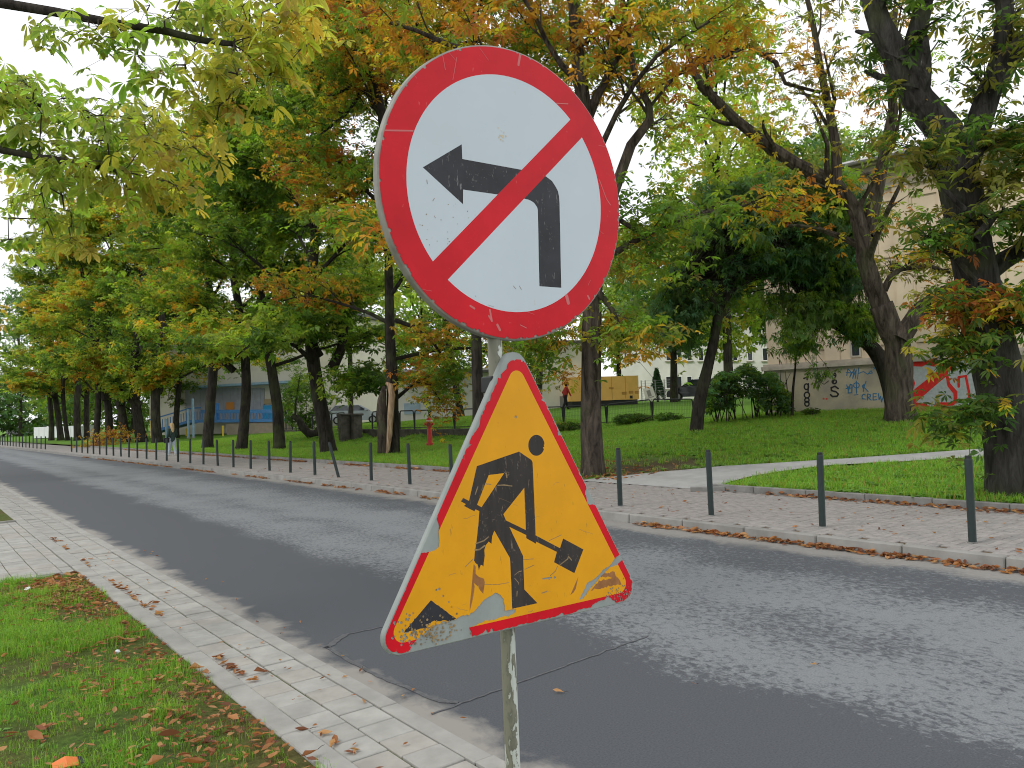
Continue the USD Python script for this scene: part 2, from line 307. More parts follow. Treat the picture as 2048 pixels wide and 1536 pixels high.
# back edging kerb
back = tag(UsdGeom.Xform.Define(stage, free('/World', 'edging')).GetPrim(), kind='structure')
for y in np.arange(-2.6, 62, .94):
    if 8.3 < y+.5 < 12.1: continue
    mb = MB().box((0, .004, -.1), (.09, .936, .225+rng.normal(0, .003)), ch=.01 if y < 20 else 0)
    x0, x1 = BACK_X+float(bend(y)), BACK_X+float(bend(y+.94)); mb.v[0][:, 0] += x0+(x1-x0)/.94*mb.v[0][:, 1]; mb.v[0][:, 1] += y
    obj('edging_stone', mb, CONC_B, back)
mb = MB().box((-.02, -.045, -.1), (.55, .045, .2), ch=.01); ca = math.radians(-48); R = np.array([[math.cos(ca), -math.sin(ca), 0], [math.sin(ca), math.cos(ca), 0], [0, 0, 1]])
mb.v[0] = mb.v[0] @ R.T + V(BACK_X-.36, 8.72, 0); obj('edging_stone', mb, CONC_B, back)

# pavement of small pavers: bed, separate pavers near, joined pavers farther off
BRICKPAVE = mat('pavement_far', {'g': ('geometry', {}), 'b': ('brick_texture', {'scale': 1.0, 'brick_width': 0.2, 'row_height': 0.1, 'mortar_size': 0.004, 'color1': (.215, .2, .19), 'color2': (.25, .233, .22), 'mortar': (.13, .115, .1)}),
    'n': ('noise_texture', {'scale': 3.0, 'detail': 6.0}), 'r': ('rgb_ramp', {'ramp': [(.3, (.8, .8, .8)), (.7, (1.12, 1.1, 1.1))]}), 'x': ('mix_color', {'blend_type': 'multiply', 'fac': 1.0, 'use_clamp': False}), 'p': ('principled_bsdf', {'roughness': .88})},
    [('g.position', 'b.vector'), ('g.position', 'n.vector'), ('n.fac', 'r.fac'), ('b.color', 'x.a'), ('r.color', 'x.b'), ('x.result', 'p.base_color')], 'p.BSDF')
pave = tag(UsdGeom.Xform.Define(stage, free('/World', 'sidewalk')).GetPrim(), kind='structure')
bed = MB(); sy = np.r_[-6, np.arange(-2, 20, 2.0)]
def strip(ylist, x0, x1, z):
    ylist = np.asarray(ylist, float); a = np.stack([x0+bend(ylist), ylist, np.full_like(ylist, z)], 1); b = np.stack([x1+bend(ylist), ylist, np.full_like(ylist, z)], 1)
    v = np.stack([a, b], 1).reshape(-1, 3); k = np.arange(len(ylist)-1)*2
    return v, np.stack([k, k+1, k+3, k+2], 1)
obj('paver_bed', strip(np.r_[-6, np.arange(-2, 19, 1.0)], KERB_X+.1, BACK_X+.02, .106), DIRT, pave)
obj('paved_surface', strip(np.r_[18, np.arange(19, 60, 1.0), np.arange(60, 140, 5), 200, 400], KERB_X+.13, BACK_X+.02, .118), BRICKPAVE, pave)
cells = []
P_ = .2
for a in range(-10, 60):
    for b in range(-60, 160):
        for (dx, dy, w, h) in ((0, 0, .2, .1), (0, .1, .1, .2)):
            x0 = KERB_X+.13 + (a*.1*1.0) + dx; y0 = b*.4 + a*.1 + dy
            for s in (0,):
                cells.append((x0, y0 - 0.0, w, h))
# herringbone: the pair (lying brick, standing brick) repeats along the diagonal and every 0.4 m
cells = np.array(cells); cx, cyy = cells[:, 0]+cells[:, 2]/2, cells[:, 1]+cells[:, 3]/2
keep = (cells[:, 0] > KERB_X+.125) & (cells[:, 0]+cells[:, 2] < BACK_X+.005) & (cyy > 1.6) & (cyy < 18.3)
cells = cells[keep]; cx, cyy = cx[keep], cyy[keep]
zz = np.full(len(cells), .12); px_, py_, dz = project(np.stack([cx+bend(cyy), cyy, zz], 1))
vis = (px_ > -60) & (px_ < 2120); order = np.argsort(np.where(vis, dz, 1e9)); nearset = set(order[:290].tolist())
rest = MB()
for k, (x0, y0, w, h) in enumerate(cells):
    if not vis[k] and dz[k] > 14: continue
    b = float(bend(y0)); dzz = rng.normal(0, .0012); g = .0035
    if k in nearset: obj('paver', MB().box((x0+g+b, y0+g, .07), (x0+w-g+b, y0+h-g, .1195+dzz), ch=.004), PAVERS[rng.integers(3)], pave)
    else: rest.box((x0+g+b, y0+g, .09), (x0+w-g+b, y0+h-g, .1195+dzz))
obj('paver_field', rest, PAVERS[0], pave, kind='stuff')

# pale footpath across the lawn
le = [G(*p) for p in ((1195, 959), (1320, 946), (1440, 935), (1560, 928), (1690, 920), (1830, 910), (1985, 899), (2150, 890))]
re = [G(*p) for p in ((1425, 979), (1462, 966), (1500, 956), (1570, 944), (1650, 934), (1800, 926), (1985, 915), (2150, 907))]
tt = np.linspace(0, 7, 57); L_ = np.array([np.interp(tt, range(8), np.array(le)[:, k]) for k in range(3)]).T; R_ = np.array([np.interp(tt, range(8), np.array(re)[:, k]) for k in range(3)]).T
L_[0] = (BACK_X-.02, 12.0, 0); R_[0] = (BACK_X-.02, 8.75, 0)
fp = np.stack([L_+(R_-L_)*t for t in np.linspace(0, 1, 7)], 1); fp[..., 2] = ground(fp[..., 0], fp[..., 1])+.03; fp[0, :, 2] = .123
i, j = np.meshgrid(np.arange(56), np.arange(6), indexing='ij')
obj('footpath', (fp.reshape(-1, 3), quad(57, 7)), PATHM, kind='structure', smooth=True)
PATHPOLY = Polygon(np.vstack([L_[:, :2], R_[::-1, :2]])).buffer(.05)

# ------------------------------------------------------------------ near side: flush slabs, edging, verge
nearp = tag(UsdGeom.Xform.Define(stage, free('/World', 'pavement')).GetPrim(), kind='structure')
obj('slab_bed', MB().box((-9, -4, -.11), (2.063, 60, -.012)), JOINT, nearp)
mp = 0
extra = MB()
def put(name, lo, hi, m, ch=.004):
    obj(name, MB().box(lo, hi, ch=ch), m, nearp)
for y in np.arange(-.6, 30, .9068):
    dz = rng.normal(0, .002)
    if y < 22: put('kerb_slab', (2.06, y+.004, -.1), (2.165, y+.9068-.004, .006+dz), CONC_N)
    else: extra.box((2.06, y+.004, -.1), (2.165, y+.9, .006))
for r, (x0, x1, off) in enumerate(((1.842, 2.052, .0), (1.637, 1.831, .115))):
    for y in np.arange(-.3+off, 30, .2262):
        lo, hi = (x0, y+.004, -.06), (x1, y+.2262-.004, rng.normal(0, .0025))
        if y < 13: put('slab', lo, hi, SLABS[rng.integers(3)])
        else: extra.box(lo, hi)
for y in np.arange(-.6, 30, .9068):
    if y < 22: put('edging_slab', (1.49, y+.004, -.1), (1.628, y+.9068-.004, .014+rng.normal(0, .003)), CONC_N, .008)
    else: extra.box((1.49, y+.004, -.1), (1.628, y+.9, .014))
for c, x0 in enumerate(np.arange(1.36, -6, -.2315)):
    for y in np.arange(9.9+(.11 if c % 2 else 0), 15.95, .2262):
        p = V(x0, y, 0)
        if not seen(p[None], 300)[0]: continue
        put('slab', (x0+.004-.0, y+.004, -.06), (x0+.2315-.107*(c == 0)-.004, min(y+.2262, 15.98)-.004, rng.normal(0, .0025)), SLABS[rng.integers(3)])
put('edging_slab', (-4, 15.985, -.1), (1.486, 16.06, .03), CONC); put('edging_slab', (-5, 9.815, -.1), (1.486, 9.893, .012), CONC_B)
obj('slab_run', extra, SLABS[1], nearp, kind='stuff')
# verge soil
def patch(x0, x1, y0, y1, st, name):
    xs, yy = np.arange(x0, x1+st/2, st), np.arange(y0, y1+st/2, st); X, Y = np.meshgrid(xs, yy)
    Z = .0+.03*(meshkit.fbm(np.stack([X*2, Y*2, 0*X], -1), 4)-.4)
    near = np.clip((x1-X)/.25, 0, 1); Z = Z*near - .004*(1-near)
    cc = V(.07, .125, .022)[None, None]*(.7+.6*meshkit.fbm(np.stack([X*5, Y*5, 0*X], -1), 3)[..., None]); br = np.clip(2.2*meshkit.fbm(np.stack([X*1.4+7, Y*1.4, 0*X], -1), 3)-.75 + np.clip((X-(x1-.6))/.6, 0, 1)*.5, 0, 1)[..., None]
    cc = cc*(1-br)+V(.11, .075, .035)*br
    v = np.stack([X, Y, Z], -1).reshape(-1, 3); w = len(xs); a, b = np.meshgrid(np.arange(len(yy)-1), np.arange(w-1), indexing='ij')
    q = np.stack([a*w+b, a*w+b+1, (a+1)*w+b+1, (a+1)*w+b], -1).reshape(-1, 4)
    colored(name, v, np.vstack([q[:, [0, 1, 2]], q[:, [0, 2, 3]]]), cc.reshape(-1, 3), TINT, kind='structure')
patch(-6, 1.486, -3, 9.81, .06, 'verge'); patch(-8, 1.486, 16.07, 60, .5, 'verge')

# ------------------------------------------------------------------ grass
def tuft(nb, length, spread, width, g):
    v, f, c = [], [], []
    for k in range(nb):
        a, r = g.uniform(0, 2*np.pi), spread*np.sqrt(g.uniform()); b = V(r*np.cos(a), r*np.sin(a), -.004)
        h = length*g.uniform(.5, 1.2); th = g.uniform(0, 2*np.pi); d = V(np.cos(th), np.sin(th), 0); lean = g.uniform(.15, .95); s = np.cross(d, up0)*width*g.uniform(.6, 1.3)
        p1, p2 = b+up0*h*.55+d*h*.25*lean, b+up0*h*(1-.45*lean)+d*h*.75*lean
        k0 = len(v); v += [b-s*.7, b+s*.7, p1-s*.6, p1+s*.6, p2]; f += [[k0, k0+1, k0+3], [k0, k0+3, k0+2], [k0+2, k0+3, k0+4]]
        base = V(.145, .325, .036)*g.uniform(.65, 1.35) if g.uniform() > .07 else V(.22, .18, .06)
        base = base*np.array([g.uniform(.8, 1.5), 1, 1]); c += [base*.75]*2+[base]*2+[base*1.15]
    return np.array(v), np.array(f), np.array(c)
def weed(nl, size, g):
    v, f, c = [], [], []
    for k in range(nl):
        a = g.uniform(0, 2*np.pi); d = V(np.cos(a), np.sin(a), 0); s = np.cross(d, up0); L = size*g.uniform(.6, 1.1); w = L*.2; e = g.uniform(.3, 1.0)
        p = [V(0, 0, 0), d*L*.45+up0*L*.4*e+s*w, d*L*.45+up0*L*.4*e-s*w, d*L+up0*L*.35*e]
        k0 = len(v); v += p; f += [[k0, k0+2, k0+1], [k0+1, k0+2, k0+3]]; c += [V(.12, .24, .045)*g.uniform(.7, 1.3)]*4
    return np.array(v), np.array(f), np.array(c)
def instancer(name, protos, pos, idx, scale, rot, tilt=None, **t):
    pi = UsdGeom.PointInstancer.Define(stage, free('/World', name)); path = str(pi.GetPath())
    for k, (v, f, c) in enumerate(protos): colored('tuft', v, f, c, GRASS, path)
    pi.CreatePrototypesRel().SetTargets([p.GetPath() for p in pi.GetPrim().GetChildren()])
    pi.CreatePositionsAttr(Vt.Vec3fArray.FromNumpy(pos.astype(np.float32))); pi.CreateProtoIndicesAttr(Vt.IntArray.FromNumpy(idx.astype(np.int32)))
    pi.CreateScalesAttr(Vt.Vec3fArray.FromNumpy(np.repeat(scale[:, None], 3, 1).astype(np.float32)))
    pi.CreateOrientationsAttr(Vt.QuathArray([Gf.Quath(float(math.cos(a/2)), 0, 0, float(math.sin(a/2))) for a in rot]))
    return tag(pi.GetPrim(), **t)
gg = np.random.default_rng(3)
protos = [tuft(22, .05, .045, .0013, gg) for _ in range(5)] + [tuft(16, .10, .04, .0018, gg) for _ in range(3)] + [weed(7, .06, gg) for _ in range(2)]
N = 70000; pos = np.stack([gg.uniform(-4, 1.47, N), gg.uniform(1.2, 9.78, N), np.zeros(N)], 1)
dens = meshkit.fbm(pos*[1.3, 1.3, 0]+3, 3); edge = np.clip((1.47-pos[:, 0])/.5, 0, 1)
ok = seen(pos, 80) & (gg.uniform(size=N) < np.clip(3.6*(dens-.33), .12, 1)*(.4+.6*edge))
pos, dens = pos[ok], dens[ok]; lush = dens+.15*gg.normal(size=len(pos)) > .56
idx = np.where(gg.uniform(size=len(pos)) < .03, gg.integers(8, 10, len(pos)), np.where(lush, gg.integers(3, 8, len(pos)), gg.integers(0, 5, len(pos))))
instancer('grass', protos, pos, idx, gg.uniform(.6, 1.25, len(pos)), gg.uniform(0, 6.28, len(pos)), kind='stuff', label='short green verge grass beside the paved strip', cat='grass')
protos = [tuft(16, .16, .13, .006, gg) for _ in range(5)] + [weed(9, .2, gg) for _ in range(2)]
N = 80000; pos = np.stack([gg.uniform(10.6, 27, N), 1.5+50*gg.uniform(size=N)**1.5, np.zeros(N)], 1); pos[:, 0] += bend(pos[:, 1]); pos[:, 2] = ground(pos[:, 0], pos[:, 1])-.01
from shapely import contains_xy
ok = seen(pos, 60) & (pos[:, 0] > BACK_X+.12+bend(pos[:, 1])) & ~contains_xy(PATHPOLY, pos[:, 0], pos[:, 1]) & ~((pos[:, 0] < BACK_X+.3) & (pos[:, 1] > 8.4) & (pos[:, 1] < 12))
sd_ = np.hypot(pos[:, 0]-12.9, pos[:, 1]-12.0); ok &= gg.uniform(size=N) < np.clip(sd_/1.6-.45, .05, 1)
pos = pos[ok]; idx = np.where(gg.uniform(size=len(pos)) < .14, gg.integers(5, 7, len(pos)), gg.integers(0, 5, len(pos)))
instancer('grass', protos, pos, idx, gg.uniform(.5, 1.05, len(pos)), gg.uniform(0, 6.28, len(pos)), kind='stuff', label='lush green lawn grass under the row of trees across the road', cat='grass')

# ------------------------------------------------------------------ buildings
def winplane(pl, parent, u0, u1, v0, v1, frame, pane, fr=.06, mull=1, rec=.08, sill=None):
    mb = MB(); pl.box(mb, u0, u1, v1-fr, v1, -.02, .03); pl.box(mb, u0, u1, v0, v0+fr, -.02, .03); pl.box(mb, u0, u0+fr, v0+fr, v1-fr, -.02, .03); pl.box(mb, u1-fr, u1, v0+fr, v1-fr, -.02, .03)
    for k in range(mull):
        u = u0+(u1-u0)*(k+1)/(mull+1); pl.box(mb, u-.025, u+.025, v0+fr, v1-fr, -.015, .025)
    w = obj('window', mb, frame, parent)
    g = MB(); pl.box(g, u0+fr*.5, u1-fr*.5, v0+fr*.5, v1-fr*.5, -.01, .006); obj('pane', g, pane, w)
    if sill: s_ = MB(); pl.box(s_, u0-.08, u1+.08, v0-.07, v0-.004, -.02, .12); obj('sill', s_, sill, w)
    return w
CREAM = pbr('cream_render', (0.60, 0.50, 0.375), 0.9, .09, .9, .15, .004, 50, detail=8)
PLINTH = pbr('stained_plinth', (0.42, 0.37, 0.27), 0.92, scale=1.1, col2=(.27, .25, .21), spec=.12, bump=.008, bscale=28, detail=9, lo=.3, hi=.6)
STONE = pbr('cornice_stone', (0.4, 0.36, 0.3), .9, .18, 2.5, .15, .004, 40)
ROOF = pbr('roof_sheet', (.12, .115, .11), .75, .2, 3)
GUTTER = pbr('zinc', (.28, .28, .28), .5, .15, 8, metal=.4)
GREYW = pbr('grey_render', (.52, .50, .475), .92, .08, .8, .12)
PALEW = pbr('pale_render', (.68, .66, .62), .92, .07, .8, .12)
GLASS = mat('window_glass', {'t': ('transparent_bsdf', {'color': (.18, .2, .22)}), 'g': ('glossy_bsdf', {'roughness': .05, 'color': (.9, .9, .9)}), 'f': ('fresnel', {'IOR': 1.5}), 'm': ('mix_closure', {})}, [('f.fac', 'm.fac'), ('t.BSDF', 'm.closure1'), ('g.BSDF', 'm.closure2')], 'm.closure')
DARKGL = pbr('dark_glass', (.03, .035, .04), .08, spec=.6)
WHITEP = pbr('white_paint', (.75, .75, .74), .55)
BLUEP = pbr('blue_paint', (.06, .2, .46), .5, .12, 6)
LBLUE = pbr('pale_blue_paint', (.25, .38, .5), .6, .1, 6)
CYANP = pbr('cyan_panel', (.03, .3, .55), .5)
YELP = pbr('yellow_paint', (.65, .47, .04), .55, .1, 9)
ORANGE = pbr('orange_panel', (.82, .47, .13), .55, .06, 1.2)
BLACKM = pbr('black_metal', (.018, .02, .02), .5, .2, 12)

# cream building: street facade and its left end
ql, qr = at(1540, 828, 26/(1-160*.0004)), at(2048, 812, 26/(1+348*.0004))
e1 = (qr-ql)*[1, 1, 0]; e1 /= np.linalg.norm(e1)
wn = V(e1[1], -e1[0], 0); wn = wn if wn @ (C-ql) > 0 else -wn
wp = Plane(V(ql[0], ql[1], .6), wn, e1)
zf = lambda px, py: wp.uv([(px, py)])[0]
UL = 0.0; UR = zf(2048, 812)[0]+5
vP = zf(1770, 720)[1]; vC = zf(1783, 341)[1]; HT = vC+.45
cb = thing('cream_building', 'cream rendered two storey building with graffiti covered plinth behind the forked tree', 'building')
mb = MB(); wp.box(mb, UL, UR, -1.0, vC, -9, 0); obj('wall', mb, CREAM, cb)
mb = MB(); wp.box(mb, UL-.1, UR+.1, -1.0, vP-.12, -9.05, .13); pln = obj('plinth', mb, PLINTH, cb)
mb = MB(); wp.box(mb, UL-.16, UR+.1, vP-.12, vP+.02, -9, .22); wp.box(mb, UL-.12, UR+.1, vP+.02, vP+.1, -9, .12); obj('ledge', mb, STONE, cb)
mb = MB(); wp.box(mb, UL-.1, UR+.1, vC-.55, vC-.4, .004, .1); wp.box(mb, UL-.3, UR+.3, vC, vC+.18, -9.2, .38); wp.box(mb, UL-.5, UR+.5, vC+.18, vC+.3, -9.4, .55); obj('cornice', mb, STONE, cb)
mb = MB(); a = wp.to([(UL-.6, vC+.3, .65), (UR+.6, vC+.3, .65), (UR+.6, vC+1.0, -4.4), (UL-.6, vC+1.0, -4.4), (UR+.6, vC+.3, -9.6), (UL-.6, vC+.3, -9.6)]); mb.add(a, [[0, 1, 2, 3], [3, 2, 4, 5]]); mb.add(a, [[0, 3, 5, 5], [1, 4, 2, 2]]); obj('roof', mb, ROOF, cb)
mb = MB(); mb.tube(wp.to([(UL-.6, vC+.33, .7), (UR+.6, vC+.33, .7)]), .08, 8); obj('gutter', mb, GUTTER, cb)
for px in (1553, 1660, 1742, 1812, 1905, 1995, 2090, 2180):
    u = zf(px, 600)[0]; mb = MB(); wp.box(mb, u-.24, u+.24, vP+.1, vC-.55, 0, .07); obj('pilaster', mb, CREAM, cb)
for pa, pb in ((1570, 1645), (1757, 1797), (1828, 1890), (1922, 1980)):
    u0, u1 = zf(pa, 600)[0], zf(pb, 600)[0]
    for v0, v1 in ((vP+.5, vP+2.9), (vP+3.3, vC-.9)):
        mb = MB()
        for w, t in ((.0, .045),):
            wp.box(mb, u0, u1, v0, v0+.07, .002, t); wp.box(mb, u0, u1, v1-.07, v1, .002, t); wp.box(mb, u0, u0+.07, v0+.07, v1-.07, .002, t); wp.box(mb, u1-.07, u1, v0+.07, v1-.07, .002, t)
        obj('panel_frame', mb, CREAM, cb)
u0 = zf(1705, 700)[0]; winplane(wp, cb, zf(1700, 690)[0], zf(1722, 690)[0], vP+.15, vP+.75, STONE, DARKGL, mull=0)
pp = Plane(wp.to([(0, 0, .132)])[0], wn, e1)
PAINTS = {k: pbr('spray_'+k, c, .7, .12, 14) for k, c in (('black', (.02, .02, .022)), ('blue', (.03, .15, .3)), ('red', (.62, .025, .02)), ('silver', (.40, .43, .44)))}
def spray(parent, col, shapes, w=0.0, h=.003, label=None):
    g = unary_union(shapes); v, f = pp.sheet(g, w, h); obj('graffiti', (v, f), PAINTS[col], parent, label=label)
def line(pts, wd, org=(1560, 640, 4.197)): return LineString(pp.uv(pts, org)).buffer(wd/2, join_style=1)
def ring(cx, cy, rx, ry, wd, a0=0, a1=360): return line([(cx+rx*math.cos(math.radians(a)), cy+ry*math.sin(math.radians(a))) for a in np.linspace(a0, a1, 22)], wd)
spray(pln, 'black', [line([(200, 490), (232, 478), (235, 440), (228, 500)], .05), ring(222, 560, 18, 24, .05), line([(238, 535), (236, 600)], .05), ring(226, 630, 22, 24, .05), ring(226, 672, 18, 18, .05), ring(226, 703, 18, 20, .05)], label='column of black tag letters at the left end of the plinth')
spray(pln, 'black', [line([(295, 470), (305, 505), (325, 450), (340, 470), (325, 490), (350, 515), (372, 450), (385, 480), (395, 460)], .035), line([(300, 450), (330, 520), (360, 470), (350, 440)], .03), line([(290, 530), (330, 515), (370, 540), (410, 510)], .02)], label='scribbled black tag')
spray(pln, 'black', [ring(456, 518, 18, 16, .05), line([(445, 530), (470, 460), (462, 445), (448, 462), (470, 470)], .04), line([(488, 575), (462, 556), (430, 568), (432, 592), (470, 602), (490, 622), (478, 640), (440, 642), (425, 628)], .055)], label='large black letter S with smaller signs above')
spray(pln, 'blue', [line([(560, 465), (570, 410), (600, 440), (585, 480), (625, 410), (610, 490), (640, 420), (632, 490)], .03), line([(555, 440), (640, 445)], .025), line([(650, 495), (662, 400), (655, 450), (700, 432), (735, 455), (765, 425), (775, 445), (745, 450)], .025), line([(784, 398), (800, 412)], .02), line([(800, 396), (786, 414)], .02)], label='blue tag scribble, upper line')
spray(pln, 'blue', [line([(560, 545), (575, 590), (590, 540), (605, 545), (602, 610), (572, 612), (575, 560)], .035), line([(555, 575), (608, 570)], .03), ring(642, 548, 24, 22, .03), line([(641, 512), (643, 615)], .03), line([(700, 600), (705, 540), (690, 555), (700, 575), (722, 515)], .03), line([(702, 560), (740, 600)], .03), line([(622, 630), (655, 625)], .025)], label='blue tag, middle line')
spray(pln, 'blue', [line([(716, 628), (700, 622), (688, 640), (692, 660), (716, 664)], .032), line([(733, 672), (735, 620), (760, 628), (758, 645), (736, 648), (765, 672)], .032), line([(810, 618), (782, 618), (782, 672), (812, 668)], .032), line([(782, 645), (806, 643)], .032), line([(826, 618), (832, 668), (845, 640), (852, 688), (874, 625)], .032)], label='blue painted word CREW')
spray(pln, 'red', [ring(366, 660, 5, 5, .02), ring(392, 662, 5, 5, .02)])
# shield mural
def pg(pts, org=(1560, 640, 4.197)): return Polygon(pp.uv(pts, org)).buffer(0)
sil = pg([(1085, 380), (1190, 365), (1230, 320), (1290, 330), (1380, 325), (1470, 345), (1700, 330), (1700, 720), (1500, 735), (1480, 720), (1300, 735), (1085, 740)])
redframe = pg([(1040, 350), (1115, 345), (1180, 350), (1250, 338), (1300, 350), (1390, 322), (1455, 370), (1455, 405), (1410, 440), (1428, 530), (1490, 600), (1490, 690), (1455, 718), (1330, 728), (1268, 745), (1180, 742), (1110, 738), (1040, 735), (1030, 640), (1075, 560), (1040, 470)])
hole1 = pg([(1060, 400), (1130, 388), (1190, 392), (1230, 374), (1290, 392), (1365, 378), (1318, 432), (1118, 590), (1135, 530), (1120, 490), (1095, 450)])
hole2 = pg([(1140, 692), (1330, 528), (1392, 478), (1405, 555), (1455, 618), (1458, 668), (1440, 690), (1330, 690), (1268, 735), (1228, 700)])
spray(pln, 'silver', [sil], 0, .003, label='grey ground of the shield mural')
spray(pln, 'red', [redframe.difference(unary_union([hole1, hole2])), line([(1500, 560), (1500, 480), (1560, 470), (1585, 600), (1590, 668)], .07)], .003, .003, label='red shield outline with a diagonal band')

# grey single storey building behind the railing
o = at(797, 845, 50); o2 = at(1000, 838, 51.5); e1g = (o2-o)*[1, 1, 0]; e1g /= np.linalg.norm(e1g)
ng = V(e1g[1], -e1g[0], 0); ng = ng if ng @ (C-o) > 0 else -ng
gp = Plane(V(o[0], o[1], 0), ng, e1g)
gu = lambda px, py: gp.uv([(px, py)])[0]
gb = thing('garage_building', 'low grey rendered building with dark eaves and a grey downpipe behind the black railing', 'building')
u1, v1 = gu(1060, 735)[0], gu(850, 748)[1]
mb = MB(); gp.box(mb, 0, u1, 0, v1, -6, 0); obj('wall', mb, GREYW, gb)
mb = MB(); a = gp.to([(-.4, v1, .5), (u1+.3, v1, .5), (u1+.3, v1+.16, .5), (-.4, v1+.16, .5), (u1+.3, v1+.7, -6.4), (-.4, v1+.7, -6.4), (u1+.3, v1, -6.4), (-.4, v1, -6.4)]); mb.add(a, [[0, 1, 2, 3], [3, 2, 4, 5], [0, 3, 5, 7], [1, 6, 4, 2], [5, 4, 6, 7], [0, 7, 6, 1]]); obj('roof', mb, ROOF, gb)
u = gu(858, 790)[0]; mb = MB().tube(gp.to([(u, .3, .1), (u, v1-.35, .1), (u, v1, .42)]), .06, 8); obj('downpipe', mb, GUTTER, gb)
mb = MB(); gp.box(mb, gu(808, 0+815)[0], gu(841, 815)[0], gu(825, 828)[1], gu(825, 806)[1], 0, .03); obj('painted_panel', mb, pbr('blue_grey_panel', (.26, .33, .41), .8, .08, 3), gb)
winplane(gp, gb, gu(896, 797)[0], gu(919, 797)[0], gu(905, 802)[1], gu(905, 791)[1], WHITEP, DARKGL, fr=.12, mull=1)
# pale taller wall to its right, with the grey door
pw = thing('pale_building', 'pale rendered building wall with a small grey door left of the orange container', 'building')
pu0, pu1 = gu(1045, 780)[0]+.35, gu(1165, 780)[0]
mb = MB(); gp.box(mb, pu0, pu1, 0, gu(1100, 690)[1], -7, .9); obj('wall', mb, PALEW, pw)
mb = MB(); gp.box(mb, pu0-.2, pu1+.2, gu(1100, 690)[1], gu(1100, 690)[1]+.2, -7.2, 1.1); obj('roof', mb, ROOF, pw)
mb = MB(); gp.box(mb, gu(1112, 800)[0], gu(1122, 800)[0], 1.0, gu(1117, 793)[1], .9, .94); obj('door', mb, pbr('grey_door', (.25, .25, .26), .7), pw)
# orange container
o = at(1142, 808, 50); o2 = at(1279, 803, 51); ec = (o2-o)*[1, 1, 0]; wc = np.linalg.norm(ec); ec /= wc; nc = V(ec[1], -ec[0], 0); nc = nc if nc @ (C-o) > 0 else -nc
cp = Plane(o-[0, 0, .0], nc, ec); hc = cp.uv([(1240, 752)])[0][1]
oc = thing('generator_container', 'orange metal generator container with small vents standing behind the railing', 'container')
mb = MB(); cp.box(mb, .02, wc-.02, .16, hc, -2.2, 0); obj('body', mb, ORANGE, oc)
mb = MB(); cp.box(mb, .1, wc-.1, -.5, .16, -2.1, -.06); obj('base_frame', mb, BLACKM, oc)
for k in range(1, 5): mb = MB(); cp.box(mb, wc*k/5-.012, wc*k/5+.012, .2, hc-.04, 0, .012); obj('panel_seam', mb, pbr('seam', (.45, .22, .05), .6) if k == 1 else '/World/Looks/seam', oc)
for (x0, y0, x1, y1) in ((1244, 783, 1253, 789), (1258, 781, 1266, 787), (1270, 781, 1278, 787), (1146, 782, 1149, 786), (1218, 774, 1227, 778)):
    a, b = cp.uv([(x0, y1), (x1, y0)]); mb = MB()
    for k in range(4): cp.box(mb, a[0], b[0], a[1]+(b[1]-a[1])*k/4, a[1]+(b[1]-a[1])*(k+.6)/4, 0, .02)
    obj('vent', mb, '/World/Looks/seam', oc)
a, b = cp.uv([(1260, 797), (1265, 791)]); mb = MB(); cp.box(mb, a[0], b[0], a[1], b[1], 0, .03); obj('control_box', mb, BLACKM, oc)
# distant grey house with windows on the right
o = at(1280, 806, 66); o2 = at(1545, 788, 62); eh = (o2-o)*[1, 1, 0]; wh = np.linalg.norm(eh); eh /= wh; nh = V(eh[1], -eh[0], 0); nh = nh if nh @ (C-o) > 0 else -nh
hp = Plane(V(o[0], o[1], 1.2), nh, eh)
gh = thing('grey_house', 'pale grey house with two rows of windows behind the parked dark car', 'building')
hv = hp.uv([(1400, 640)])[0][1]
mb = MB(); hp.box(mb, -1.5, wh+3, -.6, hv, -8, 0); obj('wall', mb, PALEW, gh)
mb = MB(); a = hp.to([(-2, hv, .5), (wh+3.5, hv, .5), (wh+3.5, hv+2.8, -4), (-2, hv+2.8, -4), (wh+3.5, hv, -8.5), (-2, hv, -8.5)]); mb.add(a, [[0, 1, 2, 3], [3, 2, 4, 5], [0, 3, 5, 5], [1, 4, 2, 2], [0, 5, 4, 1]]); obj('roof', mb, ROOF, gh)
for px in (1337, 1359, 1379, 1402, 1470, 1500, 1530):
    for py0, py1 in ((778, 752), (722, 695)):
        a, b = hp.uv([(px-5, py0), (px+5, py1)]); winplane(hp, gh, a[0], b[0], a[1], b[1], WHITEP, DARKGL, mull=0, sill=STONE)
# clinic-like building with blue ramp on the left
o = at(300, 872, 66); o2 = at(585, 862, 61); eb = (o2-o)*[1, 1, 0]; wb = np.linalg.norm(eb); eb /= wb; nb_ = V(eb[1], -eb[0], 0); nb_ = nb_ if nb_ @ (C-o) > 0 else -nb_
bp = Plane(V(o[0], o[1], .3), nb_, eb); bu = lambda px, py: bp.uv([(px, py)])[0]
bb = thing('panelled_building', 'pale panelled building with grey ribbed cladding and blue doors behind the blue ramp', 'building')
bv = bu(500, 640)[1]
mb = MB(); bp.box(mb, 0, wb+4, -.6, bv, -10, 0); obj('wall', mb, pbr('cream_panel', (.58, .55, .46), .85, .05, .6), bb)
mb = MB(); bp.box(mb, -.3, wb+4.3, bv, bv+.3, -10.3, .3); obj('roof', mb, ROOF, bb)
vcan = bu(520, 770)[1]
mb = MB(); bp.box(mb, bu(400, 770)[0], wb+1, vcan, vcan+.18, 0, .9); obj('canopy', mb, LBLUE, bb)
CLAD = pbr('grey_cladding', (.33, .34, .36), .7, .08, 2)
for k, px in enumerate(np.arange(372, 528, 7.5)):
    a, b = bu(px, 822), bu(px+7.1, 776); mb = MB(); bp.box(mb, a[0], b[0], a[1]-.8, b[1], 0, .06+.02*(k % 2)); obj('cladding_panel', mb, CLAD, bb)
